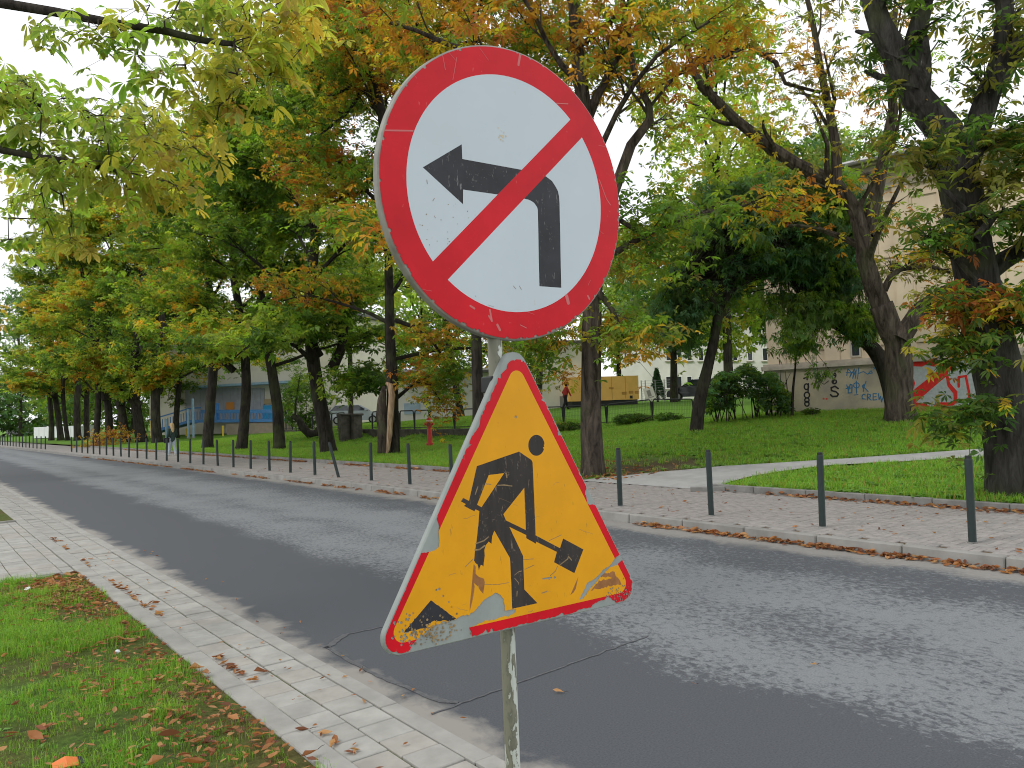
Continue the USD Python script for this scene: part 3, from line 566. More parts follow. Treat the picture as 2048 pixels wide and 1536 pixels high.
for px0, px1, py0, py1, m_ in ((529, 546, 858, 810, CYANP), (530, 545, 808, 798, pbr('striped_window', (.35, .27, .15), .5)), (455, 470, 822, 804, pbr('orange_notice', (.6, .24, .04), .7))):
    a, b = bu(px0, py0), bu(px1, py1); mb = MB(); bp.box(mb, a[0], b[0], a[1], b[1], .1, .14); obj('door_panel', mb, m_, bb)
# blue ramp in front of it
rp = Plane(V(o[0], o[1], 0)+nb_*2.2, nb_, eb); ru = lambda px, py: rp.uv([(px, py)])[0]
rm = thing('access_ramp', 'blue railed access ramp rising to a raised deck in front of the panelled building', 'ramp')
pA, pB, pC_, pD, pE = ru(300, 862), ru(378, 840), ru(402, 838), ru(432, 838), ru(548, 838)
mb = MB()
def slope(mb, a, b, th, w0, w1):
    v = rp.to([(a[0], a[1]-th, w0), (b[0], b[1]-th, w0), (b[0], b[1], w0), (a[0], a[1], w0), (a[0], a[1]-th, w1), (b[0], b[1]-th, w1), (b[0], b[1], w1), (a[0], a[1], w1)])
    mb.add(v, [[0, 1, 2, 3], [4, 7, 6, 5], [3, 2, 6, 7], [0, 4, 5, 1], [0, 3, 7, 4], [1, 5, 6, 2]])
slope(mb, pA, pB, .22, -1.2, 0); slope(mb, pB, pE, .22, -2, .02); obj('deck', mb, BLUEP, rm)
mb = MB(); rp.box(mb, ru(452, 850)[0], pE[0], -.2, pE[1]-.24, -1.8, -.05); obj('base_wall', mb, pbr('brown_block', (.3, .25, .2), .9, .1, 2), rm)
mb = MB(); slope(mb, pA, pB, .1, -.02, .03); mb.v[-1][:, 2] += .95; slope(mb, pB, pC_, .1, -.02, .03); mb.v[-1][:, 2] += .95; slope(mb, pC_, pE, .28, -.02, .03); mb.v[-1][:, 2] += .72; obj('handrail', mb, BLUEP, rm)
for k, t in enumerate(np.linspace(0.02, .98, 44)):
    u = pA[0]+(pE[0]-pA[0])*t; vv = np.interp(u, [pA[0], pB[0], pE[0]], [pA[1], pB[1], pE[1]])
    mb = MB(); rp.box(mb, u-.03, u+.03, vv, vv+.66, -.01, .02); obj('baluster', mb, BLUEP, rm)
a = ru(430, 832); mb = MB(); rp.box(mb, a[0]-.25, a[0]+.15, a[1]-.3, a[1]+1.0, -.3, .06); obj('gate_post', mb, BLUEP, rm)
for k, (px, yt, yb) in enumerate(((333, 838, 876), (377, 818, 868), (387, 797, 870))):
    b = at(px, yb, 58); t = at(px, yt, 58); b[2] = float(ground(b[0], b[1])); t[:2] = b[:2]
    lp = thing('ramp_pole', ['pale blue pole, shortest of three before the ramp, near the woman', 'pale blue pole with its top just above the ramp rail', 'tallest pale blue pole before the raised deck'][k], 'pole', 'pale blue poles by the ramp')
    obj('shaft', MB().tube([b-[0, 0, .2], t], .09, 8), LBLUE, lp); obj('foot', MB().tube([b-[0, 0, .1], b+[0, 0, .12]], .13, 8), GUTTER, lp)
for k, (px, yb, yt, D) in enumerate(((303, 879, 845, 62), (373, 868, 853, 62), (446, 869, 849, 58), (322, 878, 855, 60))):
    b = at(px, yb, D); h = (yb-yt)/F*D; b[2] = float(ground(b[0], b[1]))
    yp = thing('yellow_post', ['yellow post between two dark trunks at the left, tallest of four', 'yellow post just left of the tall pale blue pole', 'yellow post right of the dark trunk before the brown ramp base', 'yellow post beside the walking woman'][k], 'post', 'yellow posts on the grass before the ramp')
    obj('post', MB().tube([b-[0, 0, .2], b+[0, 0, h]], .07, 8), YELP, yp); obj('cap', MB().tube([b+[0, 0, h], b+[0, 0, h+.03]], [.075, .04], 8), YELP, yp)
# long white container far left
o = at(68, 880, 92); o2 = at(152, 880, 88); ew = (o2-o)*[1, 1, 0]; ww = np.linalg.norm(ew); ew /= ww; nw = V(ew[1], -ew[0], 0); nw = nw if nw @ (C-o) > 0 else -nw
wpn = Plane(V(o[0], o[1], float(ground(o[0], o[1]))), nw, ew); hw = wpn.uv([(110, 853)])[0][1]
wc_ = thing('white_container', 'long low white container behind the leftmost trunks', 'container')
mb = MB(); wpn.box(mb, 0, ww, .1, hw, -2.4, 0); obj('body', mb, pbr('white_sheet', (.62, .63, .64), .6, .04, 2), wc_)
mb = MB(); wpn.box(mb, .05, ww-.05, -.2, .1, -2.3, -.05); obj('base', mb, BLACKM, wc_)
for k in range(1, 8): mb = MB(); wpn.box(mb, ww*k/8-.02, ww*k/8+.02, .12, hw-.03, 0, .03); obj('rib', mb, '/World/Looks/white_sheet', wc_)

# ------------------------------------------------------------------ low wall, railing, gate pillars
WALLM = pbr('old_block_wall', (.075, .068, .058), .92, .3, 3.5, .1, .012, 30)
fpts = [at(560, 859, 53), at(640, 859, 47.5), at(690, 858, 43.5), at(745, 858, 41.5), at(860, 858, 38), at(960, 856, 37), at(1040, 855, 37), at(1128, 852, 37), at(1214, 848, 37), at(1305, 838, 36.5), at(1389, 838, 36), at(1475, 836, 35.5)]
low = thing('low_wall', 'low dark block wall carrying the railing behind the red hydrant', 'wall')
for k, (a, b) in enumerate(zip(fpts[:-1], fpts[1:])):
    d = (b-a)*[1, 1, 0]; L = np.linalg.norm(d); d /= L; nn = V(d[1], -d[0], 0)
    for s in range(max(1, int(L/1.0))):
        m_ = max(1, int(L/1.0)); p, q = a+(b-a)*s/m_, a+(b-a)*(s+1)/m_
        top = (p[2]+q[2])/2; gz = min(float(ground(p[0], p[1])), float(ground(q[0], q[1])))-.5
        if top < gz+.5: top = gz+.56
        mb = MB(); w = np.linalg.norm((q-p)[:2]); mb.box((.005, -.14, gz), (w-.005, .14, top-.01+rng.normal(0, .008)), ch=.02, R=np.array([[d[0], nn[0], 0], [d[1], nn[1], 0], [0, 0, 1]]), o=V(p[0], p[1], 0))
        obj('block', mb, WALLM, low)
plab = {0: 'railing panel seen between two dark trunks at the left', 1: 'railing panel just left of the gate pillars', 3: 'railing panel between gate pillars and scarred trunk', 4: 'railing panel behind the red hydrant', 5: 'railing panel left of the triangular sign', 6: 'railing panel hidden behind the sign', 7: 'mesh railing panel by the thick trunk', 8: 'mesh railing panel right of the thick trunk', 9: 'mesh railing panel beside the leaning dark trunk', 10: 'mesh railing panel by the dark elder bush'}
def railing(a, b, label, mesh):
    r = thing('railing', label, 'railing', 'black railing panels on the low wall'); h = .92
    d = (b-a); L = np.linalg.norm(d); d /= L; i0, i1 = a+d*.06, b-d*.06; mb = MB()
    mb.tube([i0+up0*.02, i0+up0*(h-.1), i0+d*.03+up0*(h-.02), i0+d*.1+up0*h, i1-d*.1+up0*h, i1-d*.03+up0*(h-.02), i1+up0*(h-.1), i1+up0*.02], .034, 6); obj('frame', mb, BLACKM, r)
    obj('post', MB().tube([a-up0*.3, a+up0*(h-.1)], .042, 6), BLACKM, r); obj('bottom_rail', MB().tube([i0+up0*.08, i1+up0*.08], .016, 5), BLACKM, r)
    if mesh:
        mb = MB()
        for t in np.linspace(0, 1, int(L/.075)): mb.tube([i0+(i1-i0)*t+up0*.08, i0+(i1-i0)*t+up0*(h-.01)], .004, 3, cap=False)
        for t in (.3, .5, .7): mb.tube([i0+up0*h*t, i1+up0*h*t], .004, 3, cap=False)
        obj('wire_mesh', mb, BLACKM, r)
for k, (a, b) in enumerate(zip(fpts[:-1], fpts[1:])):
    if k == 2: continue
    L = np.linalg.norm(b-a); n_ = max(1, int(round(L/(1.9 if k >= 6 else 1.15))))
    for s in range(n_):
        railing(a+(b-a)*s/n_, a+(b-a)*(s+1)/n_, plab[k] if n_ == 1 else ('%s ' % ['first', 'second', 'third', 'fourth', 'fifth', 'sixth'][s]) + plab[k] + ', from the left', k >= 6)
for k, px in enumerate((689, 713)):
    p = at(px, 868, 41.5); gz = float(ground(p[0], p[1])); ht = at(px, 827, 41.5)[2]
    g = thing('gate_pillar', ['left stone gate pillar with a flat cap', 'right stone gate pillar with a flat cap, nearer the scarred trunk'][k], 'pillar', 'pair of dark gate pillars')
    obj('shaft', MB().box((p[0]-.24, p[1]-.24, gz-.3), (p[0]+.24, p[1]+.24, ht-.12), ch=.02), WALLM, g); obj('cap', MB().box((p[0]-.31, p[1]-.31, ht-.12), (p[0]+.31, p[1]+.31, ht), ch=.03), WALLM, g)
# tall open fence and tilted notice board near the container
tf = thing('wire_fence', 'tall grey wire fence between the orange container and the cone shaped conifer', 'fence')
for k, px in enumerate((1284, 1292, 1312, 1330, 1348)):
    p = at(px, 803, 54); gz = float(ground(p[0], p[1])); obj('post', MB().tube([(p[0], p[1], gz-.2), (p[0], p[1], gz+1.55)], .035, 6), GUTTER, tf)
a, b = at(1284, 803, 54), at(1348, 800, 54); mb = MB()
for t in np.linspace(.08, 1, 9): mb.tube([(a[0], a[1], float(ground(a[0], a[1]))+1.5*t), (b[0], b[1], float(ground(b[0], b[1]))+1.5*t)], .008, 3, cap=False)
obj('wires', mb, GUTTER, tf)
p = at(1299, 787, 53.5); nb2 = (C-p)*[1, 1, 0]; nb2 /= np.linalg.norm(nb2); tp = Plane(p, nb2, np.cross(up0, nb2)*math.cos(.28)+up0*math.sin(.28))
nbd = thing('notice_board', 'tilted white notice board leaning on the wire fence', 'sign'); mb = MB(); tp.box(mb, -.34, .34, -.42, .42, 0, .03); obj('board', mb, WHITEP, nbd)
mb = MB(); tp.box(mb, -.15, .1, -.2, .24, .03, .034); tp.box(mb, -.22, .22, -.3, -.25, .03, .034); obj('printed_marks', mb, pbr('grey_print', (.3, .3, .3), .7), nbd); mb = MB(); mb.tube([tp.to([(0, -.4, -.02)])[0], tp.to([(.1, -1.0, -.02)])[0]], .02, 5); obj('stake', mb, GUTTER, nbd)

# ------------------------------------------------------------------ bollards, hydrant
BOLM = pbr('dark_green_paint', (.015, .025, .024), .45, .15, 14, .4, coords='obj')
def bollard(label, x, y, lean=(0, 0)):
    b = thing('bollard', label, 'bollard', 'dark green bollards along the pavement edge', (x, y, .12))
    Rm = np.eye(3); 
    def tilt(v): v = np.array(v, float); v[:, 0] += lean[0]*v[:, 2]; v[:, 1] += lean[1]*v[:, 2]; return v
    m1 = MB().tube([(0, 0, -.05), (0, 0, .835), (0, 0, .845)], [.038, .038, .034], 14).out(); obj('post', (tilt(m1[0]), m1[1]), BOLM, b, smooth=40)
    m1 = MB().tube([(0, 0, .843), (0, 0, .872), (0, 0, .876)], [.032, .032, .026], 14).out(); obj('cap', (tilt(m1[0]), m1[1]), BLACKM, b, smooth=40)
    m1 = MB().tube([(0, 0, -.03), (0, 0, .006), (0, 0, .01)], [.048, .048, .042], 12).out(); obj('collar', m1, CONC_B, b)
    return b
b0 = None
special = {0: 'bollard farthest right, beside the near thick trunk', 1: 'second bollard from the right edge, before the grass corner', 2: 'third bollard from the right, at the start of the pale footpath', 3: 'bollard just right of the triangular sign', 4: 'bollard hidden behind the triangular sign', 5: 'bollard partly behind the triangular sign edge', 6: 'bollard touching the left edge of the triangular sign', 7: 'bollard left of the sign, in front of the red hydrant', 8: 'bollard standing before the scarred split trunk'}
ylist = [3.43, 5.06, 6.66, 8.34, 9.9, 11.4, 12.9, 14.5, 16.2, 17.85, 19.2] + [20.75+1.47*k for k in range(22)] + [60.7+1.75*k for k in range(16)]
for k, y in enumerate(ylist):
    x = 8.47+float(bend(y)); lab = special.get(k)
    if k == 9: bollard('leaning grey bollard tilted towards the left', x, y, (-.16, .22)); continue
    ordn = lambda n: ['first', 'second', 'third', 'fourth', 'fifth', 'sixth', 'seventh', 'eighth', 'ninth', 'tenth'][n-1] if n <= 10 else '%dth' % n if n not in (21, 22, 23) else {21: '21st', 22: '22nd', 23: '23rd'}[n]
    if lab is None: lab = f'{ordn(k-9)} bollard to the left of the leaning bollard' if k < 33 else f'{ordn(k-32)} distant bollard beyond the gap in the row, counted from the gap'
    if k < 4 or b0 is None: b0 = bollard(lab, x, y, (rng.normal(0, .012), rng.normal(0, .012)))
    else: clone(b0, lab, (x, y, .12), rng.uniform(0, 360))
REDP = pbr('red_enamel', (.5, .03, .025), .4, .15, 12, .5)
h0 = G(860, 894); hy = thing('fire_hydrant', 'red pillar fire hydrant standing on the lawn', 'hydrant', loc=h0)
hs = 1.12/1.05
lath = lambda prof, s=14: MB().tube([(0, 0, z*hs) for z, r in prof], [r for z, r in prof], s)
obj('barrel', lath([(-.1, .13), (.1, .13), (.1, .16), (.15, .16), (.15, .105), (.78, .1), (.8, .125), (.98, .125), (1.0, .13)]), REDP, hy, smooth=40)
obj('band', lath([(.97, .132), (1.01, .132)]), WHITEP, hy); obj('cap', lath([(1.01, .12), (1.08, .1), (1.12, .05), (1.12, .035), (1.18, .035)]), REDP, hy, smooth=40)
obj('base_flange', lath([(-.12, .17), (.02, .17)]), pbr('rusty', (.2, .07, .04), .8, .2, 20), hy)
for s in (-1, 1): obj('nozzle', MB().tube([(0, 0, .88*hs), (s*.17*.62, -s*.17*.78, .88*hs), (s*.19*.62, -s*.19*.78, .88*hs)], [.055, .055, .07], 10), REDP, hy)
mb = MB().tube([(0, 0, .86*hs), (-.13, -.15, .86*hs)], [.06, .075], 10); obj('outlet_cap', mb, '/World/Looks/rusty', hy)

# ------------------------------------------------------------------ trees
PAL = dict(green=V(.085, .155, .022), dgreen=V(.048, .098, .018), lgreen=V(.16, .245, .03), yellow=V(.36, .30, .03), orange=V(.36, .19, .025), rust=V(.27, .105, .025), olive=V(.16, .165, .033), ash=V(.08, .165, .078), pale=V(.17, .26, .08), lime=V(.26, .34, .045))
def leaves(pos, size, col, g, k=6, tris='kite', fan=105, droop=.35, tilt=.45, wid=.2, up_bias=1.0, face=None):
    """palmate leaves: each a fan of k leaflets; returns vertices, faces, colours"""
    N = len(pos); nrm = g.normal(size=(N, 3))*tilt + V(0, 0, up_bias)
    if face is not None: nrm = nrm + face
    nrm /= np.linalg.norm(nrm, axis=1, keepdims=True)
    a = g.normal(size=(N, 3)); a -= (a*nrm).sum(1, keepdims=True)*nrm; a /= np.linalg.norm(a, axis=1, keepdims=True); b = np.cross(nrm, a)
    th = np.radians(np.linspace(-fan, fan, k))[None, :] + g.normal(size=(N, k))*.1
    ln = (1-.38*np.abs(np.linspace(-1, 1, k)))[None, :]*g.uniform(.85, 1.15, (N, k))*np.asarray(size).reshape(-1, 1)
    dr = droop*g.uniform(.4, 1.5, (N, k))
    d = np.cos(th)[..., None]*a[:, None]+np.sin(th)[..., None]*b[:, None]
    s = -np.sin(th)[..., None]*a[:, None]+np.cos(th)[..., None]*b[:, None]
    dn = V(0, 0, -1)
    L = ln[..., None]; w = L*wid*g.uniform(.8, 1.2, (N, k, 1)); o = pos[:, None]
    def P(t): return o + d*L*t + dn*(L*dr[..., None]*t*t)
    fold = nrm[:, None]*w*.35
    if tris == 'kite':
        vs = np.stack([P(.06), P(.66)+s*w-fold*-1, P(.66)-s*w+fold, P(1.0)], 2); loc = np.array([[0, 2, 3], [0, 3, 1]])
    else:
        vs = np.stack([P(.1), P(.4)+s*w*.5+fold*.5, P(.4)-s*w*.5+fold*.5, P(.7)+s*w+fold, P(.7)-s*w+fold, P(.4), P(.72), P(1.03), P(.9)+s*w*.72+fold*.7, P(.9)-s*w*.72+fold*.7], 2)
        loc = np.array([[0, 5, 1], [0, 2, 5], [1, 5, 6], [1, 6, 3], [2, 4, 6], [2, 6, 5], [3, 6, 8], [4, 9, 6], [8, 6, 7], [9, 7, 6]])
    nv = vs.shape[2]; v = vs.reshape(-1, 3); idx = np.arange(N*k)*nv
    f = (idx[:, None, None]+loc[None]).reshape(-1, 3)
    cc = np.repeat(col*g.uniform(.75, 1.25, (N, 1)), k*nv, 0)
    if tris != 'kite':
        tipw = np.tile(np.array([.9, 1, 1, 1.02, 1.02, .8, .85, 1.12, 1.08, 1.08]), N*k)[:, None]; cc = cc*tipw
    return v, f, cc
def palette(names, weights, pos, g, sc=1.6, jitter=.5, seed=0):
    """clumped colours: neighbours in space take neighbouring entries of the list"""
    nz = meshkit.fbm(pos/sc+seed*7.3, 3, seed=seed); r = np.argsort(np.argsort(nz+jitter*.12*g.normal(size=len(pos))))/max(len(pos), 1)
    cw = np.cumsum(weights)/np.sum(weights); i = np.searchsorted(cw, r).clip(0, len(names)-1); t = np.array([PAL[n] for n in names]); return t[i]*g.uniform(.85, 1.18, (len(pos), 3))
def curve(p0, d0, L, g, n=6, rise=0.0, sag=0.0, wob=.12):
    p = [np.array(p0, float)]; d = np.array(d0, float)/np.linalg.norm(d0)
    for k in range(n-1):
        d = d + V(0, 0, rise*(1-k/n)-sag*(k/n)) + g.normal(size=3)*wob; d /= np.linalg.norm(d); p.append(p[-1]+d*L/(n-1))
    return np.array(p)
def trunkmesh(pts, rad, g, sides=14, flare=.5, rough=.07):
    p = np.asarray(pts, float); n = 26; t = np.linspace(0, 1, len(p)); tt = np.linspace(0, 1, n)
    from scipy.interpolate import PchipInterpolator
    q = np.stack([PchipInterpolator(t, p[:, k])(tt) for k in range(3)], 1); r = PchipInterpolator(t, rad)(tt)
    mb = MB().tube(q, r, sides, cap=True); v = mb.v[0]; ring = np.arange(n*sides)//sides; ctr = q[ring]; off = v[:n*sides]-ctr
    ang = np.arctan2(off[:, 1], off[:, 0]); h = q[ring, 2]-q[0, 2]
    lob = 1+flare*np.exp(-np.maximum(h, 0)/.38)*(.55+.45*np.cos(ang*5+g.uniform(0, 6)))
    nz = 1+rough*2*(meshkit.fbm(np.stack([np.cos(ang)*2.2, np.sin(ang)*2.2, h*1.1+g.uniform(0, 50)], 1), 3)-.5)*2
    v[:n*sides] = ctr+off*(lob*nz)[:, None]; return mb
def twigs_and_leaves(limbs, g, nsub=6, sublen=.42, ntw=3, twl=1.0, per=14, sig=.32, sag=.5, start=.25, br=None):
    pts = []
    for (p, r) in limbs:
        L = np.linalg.norm(np.diff(p, axis=0), axis=1).sum(); n = len(p); sd0 = g.integers(2)
        for s in range(nsub):
            t = start+(1-start)*(s+.5*g.uniform(.5, 1.5))/nsub; t = min(t, .99); i = min(int(t*(n-1)), n-2); q = p[i]+(p[i+1]-p[i])*(t*(n-1)-i)
            d = p[i+1]-p[i]; d /= np.linalg.norm(d)+1e-9; side = np.cross(d, up0); side /= np.linalg.norm(side)+1e-9; side = side*(1 if (s+sd0) % 2 else -1)
            dd = d*.6+side*.8+V(0, 0, g.uniform(-.15, .45)); sl = L*sublen*g.uniform(.6, 1.2)*(1.15-.5*t); sub = curve(q, dd, sl, g, 5, .1, sag*.5, .14)
            rr = r[min(i, len(r)-1)]*.45
            if br is not None: br.tube(sub, np.linspace(rr, max(rr*.3, .007), 5), 4, cap=False)
            for k in range(ntw):
                tq = sub[min(4, 1+k+int(g.uniform()*1.3))]; dt = (sub[-1]-sub[0]); dt /= np.linalg.norm(dt)+1e-9; dt = dt+g.normal(size=3)*[.7, .7, .3]
                tw = curve(tq, dt, twl*g.uniform(.6, 1.3), g, 3, 0, sag*.6, .1)
                if br is not None: br.tube(tw, np.linspace(max(rr*.35, .008), .004, 3), 3, cap=False)
                tk = g.uniform(.1, 1.05, per)[:, None]; c = np.where(tk < .5, tw[0]+(tw[1]-tw[0])*tk*2, tw[1]+(tw[2]-tw[1])*(tk*2-1)); pts.append(c+g.normal(size=(per, 3))*[sig, sig, sig*.55])
    return np.vstack(pts)
def finish_crown(root, pts, g, names, weights, size, seed, tris='kite', k=6, keep=1.0, name='crown', zmin=None, cull=True, **kw):
    if zmin is not None: pts = pts[pts[:, 2] > zmin]
    if cull:
        s_ = seen(pts, 160, 260); s2 = g.uniform(size=len(pts)) < .12; pts = pts[s_ | s2]
    if keep < 1: pts = pts[g.uniform(size=len(pts)) < keep]
    col = palette(names, weights, pts, g, seed=seed)
    v, f, c = leaves(pts, size*g.uniform(.75, 1.2, len(pts)), col, g, k, tris, **kw)
    return colored(name, v, f, c, LEAF, root), len(f)
total_tris = 0
def chestnut(label, base, r0, H, lean=(0, 0), seed=0, names=('dgreen', 'green', 'lgreen', 'yellow'), weights=(3, 4, 2, 1), nl=11, Lm=5.0, per=13, z0=3.2, size=.2, group='chestnut trees in the row across the road', path=None, k=5, taper=.94, bark=None, extra=(), nsub=6, ntw=3, low=0.0, wid=.2, name='chestnut_tree', start=.25, sig=.32, twl=1.0, sublen=.42):
    global total_tris
    g = np.random.default_rng(1000+seed); base = np.array(base, float); bark = bark or BARK
    root = thing(name, label, 'tree', group)
    if path is None: path = [base+V(lean[0]*t*H+.32*(math.sin(t*7+seed)-math.sin(seed)), lean[1]*t*H+.32*(math.cos(t*6+seed*2)-math.cos(seed*2)), t*H) for t in (0, .08, .16, .24, .34, .5, .75, 1)]
    path = np.array(path, float); path[0, 2] -= .25
    tz = (path[:, 2]-path[0, 2])/(path[-1, 2]-path[0, 2]); rad = r0*np.clip(1-taper*tz, .06, 1)**.75
    tk = obj('trunk', trunkmesh(path, rad, g), bark, root, smooth=True)
    limbs = []; br = MB(); z0r = base[2]+z0
    tt = lambda z: np.array([np.interp(z, path[:, 2], path[:, q]) for q in range(3)])
    ga = g.uniform(0, 6.28)
    for i in range(nl):
        f = (i+.3*g.uniform())/nl; z = z0r+(base[2]+H*.93-z0r)*f**.9; q = tt(z); az = ga+i*2.4+g.normal()*.25; el = math.radians(28+38*f+g.normal()*8)
        L = Lm*(1-.55*f)*g.uniform(.8, 1.15); d = V(math.cos(az)*math.cos(el), math.sin(az)*math.cos(el), math.sin(el)); p = curve(q, d, L, g, 7, .05, .45-.25*f+low, .1)
        r = np.linspace(max(.035, r0*.36*(1-.6*f)), .02, 7); br.tube(p, r, 6, cap=False); limbs.append((p, r))
    for (p, r) in extra:
        p = np.array(p, float); r = np.linspace(r[0], r[1], len(p)); br.tube(p, r, 8, cap=False); limbs.append((p, r))
    pts = twigs_and_leaves(limbs, g, nsub=nsub, ntw=ntw, per=per, br=br, start=start, sig=sig, twl=twl, sublen=sublen)
    obj('branches', br, bark, root)
    c, n = finish_crown(root, pts, g, names, weights, size, seed, k=k, wid=wid); total_tris += n
    return root
DG = (('dgreen', 'green', 'lgreen', 'lime'), (2.6, 4, 3, 1.2)); GY = (('dgreen', 'green', 'lgreen', 'lime', 'yellow', 'orange'), (1.4, 2.7, 3.3, 2.3, 1.5, .45)); OR = (('green', 'lgreen', 'olive', 'yellow', 'orange', 'rust'), (2.5, 2.5, 1.5, 1.5, 1.6, .5)); GL = (('green', 'lgreen', 'lime', 'yellow'), (2, 3, 2, 1.5)); YO = (('green', 'lgreen', 'lime', 'yellow', 'orange'), (1.2, 2.2, 1.8, 2.4, 1.3))
def px_base(px, py): return G(px, py)
row = [  # px, py, width in pixels, height, lean, palette, limb length, label
    (103, 881, 12, 22, (-.02, .02), DG, 5.0, 'leftmost trunk of the tree row, slim and dark beside the white container'),
    (122, 881, 14, 22, (0, .02), GY, 5.0, 'second trunk from the left of the row, standing before the white container'),
    (136, 881, 10, 21, (0, .02), YO, 5.0, 'thin grey trunk, third from the left in the row'),
    (156, 881, 16, 20, (0, .03), GY, 5.2, 'stout grey trunk, fourth from the left in the row'),
    (174, 879, 13, 18, (-.03, .25), YO, 5.0, 'slender pale trunk leaning strongly to the left'),
    (192, 888, 15, 18, (-.02, .16), GY, 5.2, 'grey leaning trunk beside the fallen orange branch'),
    (218, 880, 18, 19, (-.03, .16), GY, 5.4, 'dark trunk leaning left with a heavy limb, behind the fallen branch'),
    (252, 884, 20, 19, (-.02, .1), YO, 5.6, 'trunk with split bark and a twisted fork, left of the thick low limb'),
    (284, 884, 24, 17, (0, .01), GY, 5.8, 'dark trunk with a thick low limb reaching to the left'),
    (315, 885, 23, 17, (0, .02), YO, 5.8, 'dark trunk forking into a V left of the walking woman'),
    (352, 876, 14, 16, (0, 0), DG, 5.2, 'slim trunk directly behind the walking woman'),
    (414, 897, 25, 17, (0, .01), GY, 5.8, 'straight dark trunk right of the walking woman'),
    (482, 900, 25, 17, (.01, .01), GY, 5.8, 'dark trunk with a knot and a bare limb to the left, before the blue ramp'),
    (558, 899, 27, 17, (.012, -.012), DG, 5.6, 'bowed dark trunk curving to the right'),
    (659, 906, 36, 17, (-.004, 0), DG, 5.6, 'thick forked trunk left of the gate pillars'),
]
for i, (px, py, w, H, lean, (nm, wt), Lm, lab) in enumerate(row):
    b = px_base(px, py); D = project(b)[2]; r0 = w/F*D*.5*.86; ex = []
    far_ = D > 52
    def lb(pts, r0_, r1_): return ([at(x, y, D-o) for x, y, o in pts], (r0_, r1_))
    if i == 6: ex = [lb([(212, 800, 0), (196, 752, 0), (172, 737, .5), (150, 728, 1)], .3, .12)]
    if i == 7: ex = [lb([(243, 810, 0), (234, 775, 0), (214, 752, .3), (200, 735, .6)], .3, .12)]
    if i == 8: ex = [lb([(281, 812, 0), (262, 800, .3), (240, 782, .5), (222, 762, .8)], .32, .14)]
    if i == 9: ex = [lb([(318, 790, 0), (304, 775, .3), (294, 762, .5)], .2, .1), lb([(318, 785, 0), (328, 760, .3), (336, 735, .5)], .22, .1)]
    if i == 12: ex = [lb([(468, 742, 0), (446, 722, .3), (425, 705, .8), (400, 690, 1.2)], .17, .07)]
    if i == 14: ex = [lb([(640, 712, 0), (622, 680, .3), (600, 668, .5), (578, 664, 1)], .16, .08), lb([(665, 735, 0), (682, 700, .2), (690, 650, .2), (692, 590, 0)], .22, .12), lb([(672, 782, 0), (690, 766, .4), (715, 760, .8), (740, 775, 1.3)], .09, .03)]
    chestnut(lab, b, r0, H, lean, seed=i+1, names=nm, weights=wt, Lm=Lm, per=24 if far_ else 38, size=.29 if far_ else .235, z0=3.4, extra=ex, k=4 if far_ else 5, nl=11 if far_ else 14, nsub=7, wid=.28 if far_ else .24)
chestnut('yellowing chestnut on the near side of the road, its crown entering at the left edge', V(-1.6, 33, 0), .3, 14, seed=60, names=YO[0], weights=YO[1], Lm=6.0, per=24, nl=13, nsub=7, z0=4.2, size=.22, wid=.22, group='', low=.08)
# split tree with the white scar
b = px_base(784, 908); D = project(b)[2]
P_at = lambda pts, D_: [at(x, y, D_) for x, y in pts]
scar = chestnut('split trunk with a long pale scar of bare wood', b, 30/F*D*.5*.9, 17, seed=21, names=OR[0], weights=(2.4, 2.6, 1.8, 2.2, 2.4, .6), Lm=5.6, per=32, nl=14, nsub=7, path=[b]+P_at([(786, 840), (784, 760), (780, 680), (778, 560), (775, 400), (772, 160)], D), extra=[(P_at([(776, 330), (762, 230), (735, 185), (700, 175), (640, 200)], D-1), (.15, .04)), (P_at([(774, 270), (750, 160), (710, 100), (660, 60), (600, 40)], D-1.5), (.14, .03)), (P_at([(776, 260), (830, 130), (910, 90), (1000, 75), (1060, 60)], D-1.5), (.13, .03)), (P_at([(720, 190), (690, 230), (640, 270), (600, 330)], D-1.2), (.07, .015)), (P_at([(772, 180), (740, 70), (715, 0), (690, -80)], D-1), (.12, .04)), (P_at([(776, 420), (730, 380), (690, 390), (640, 420)], D-1), (.09, .02)), (P_at([(790, 640), (830, 655), (870, 690), (890, 720)], D-.3), (.08, .03)), (P_at([(795, 795), (830, 765), (860, 770), (880, 800)], D+.3), (.07, .02))])
sv = [(772, 766), (780, 770), (784, 790), (781, 830), (779, 870), (776, 900), (772, 912)]; mb = MB(); mb.tube([at(x, y, D-.33-.02*k) for k, (x, y) in enumerate(sv)], [.05, .1, .12, .11, .1, .06, .02], 8); obj('bare_scar', mb, RAWWOOD, scar, smooth=True)
mb = MB(); mb.tube([at(x, y, D-.22) for x, y in ((768, 772), (764, 800), (763, 830), (766, 862), (768, 905))], [.06, .16, .2, .19, .24], 8); obj('split_bark', mb, BARK_BROWN, scar, smooth=True)
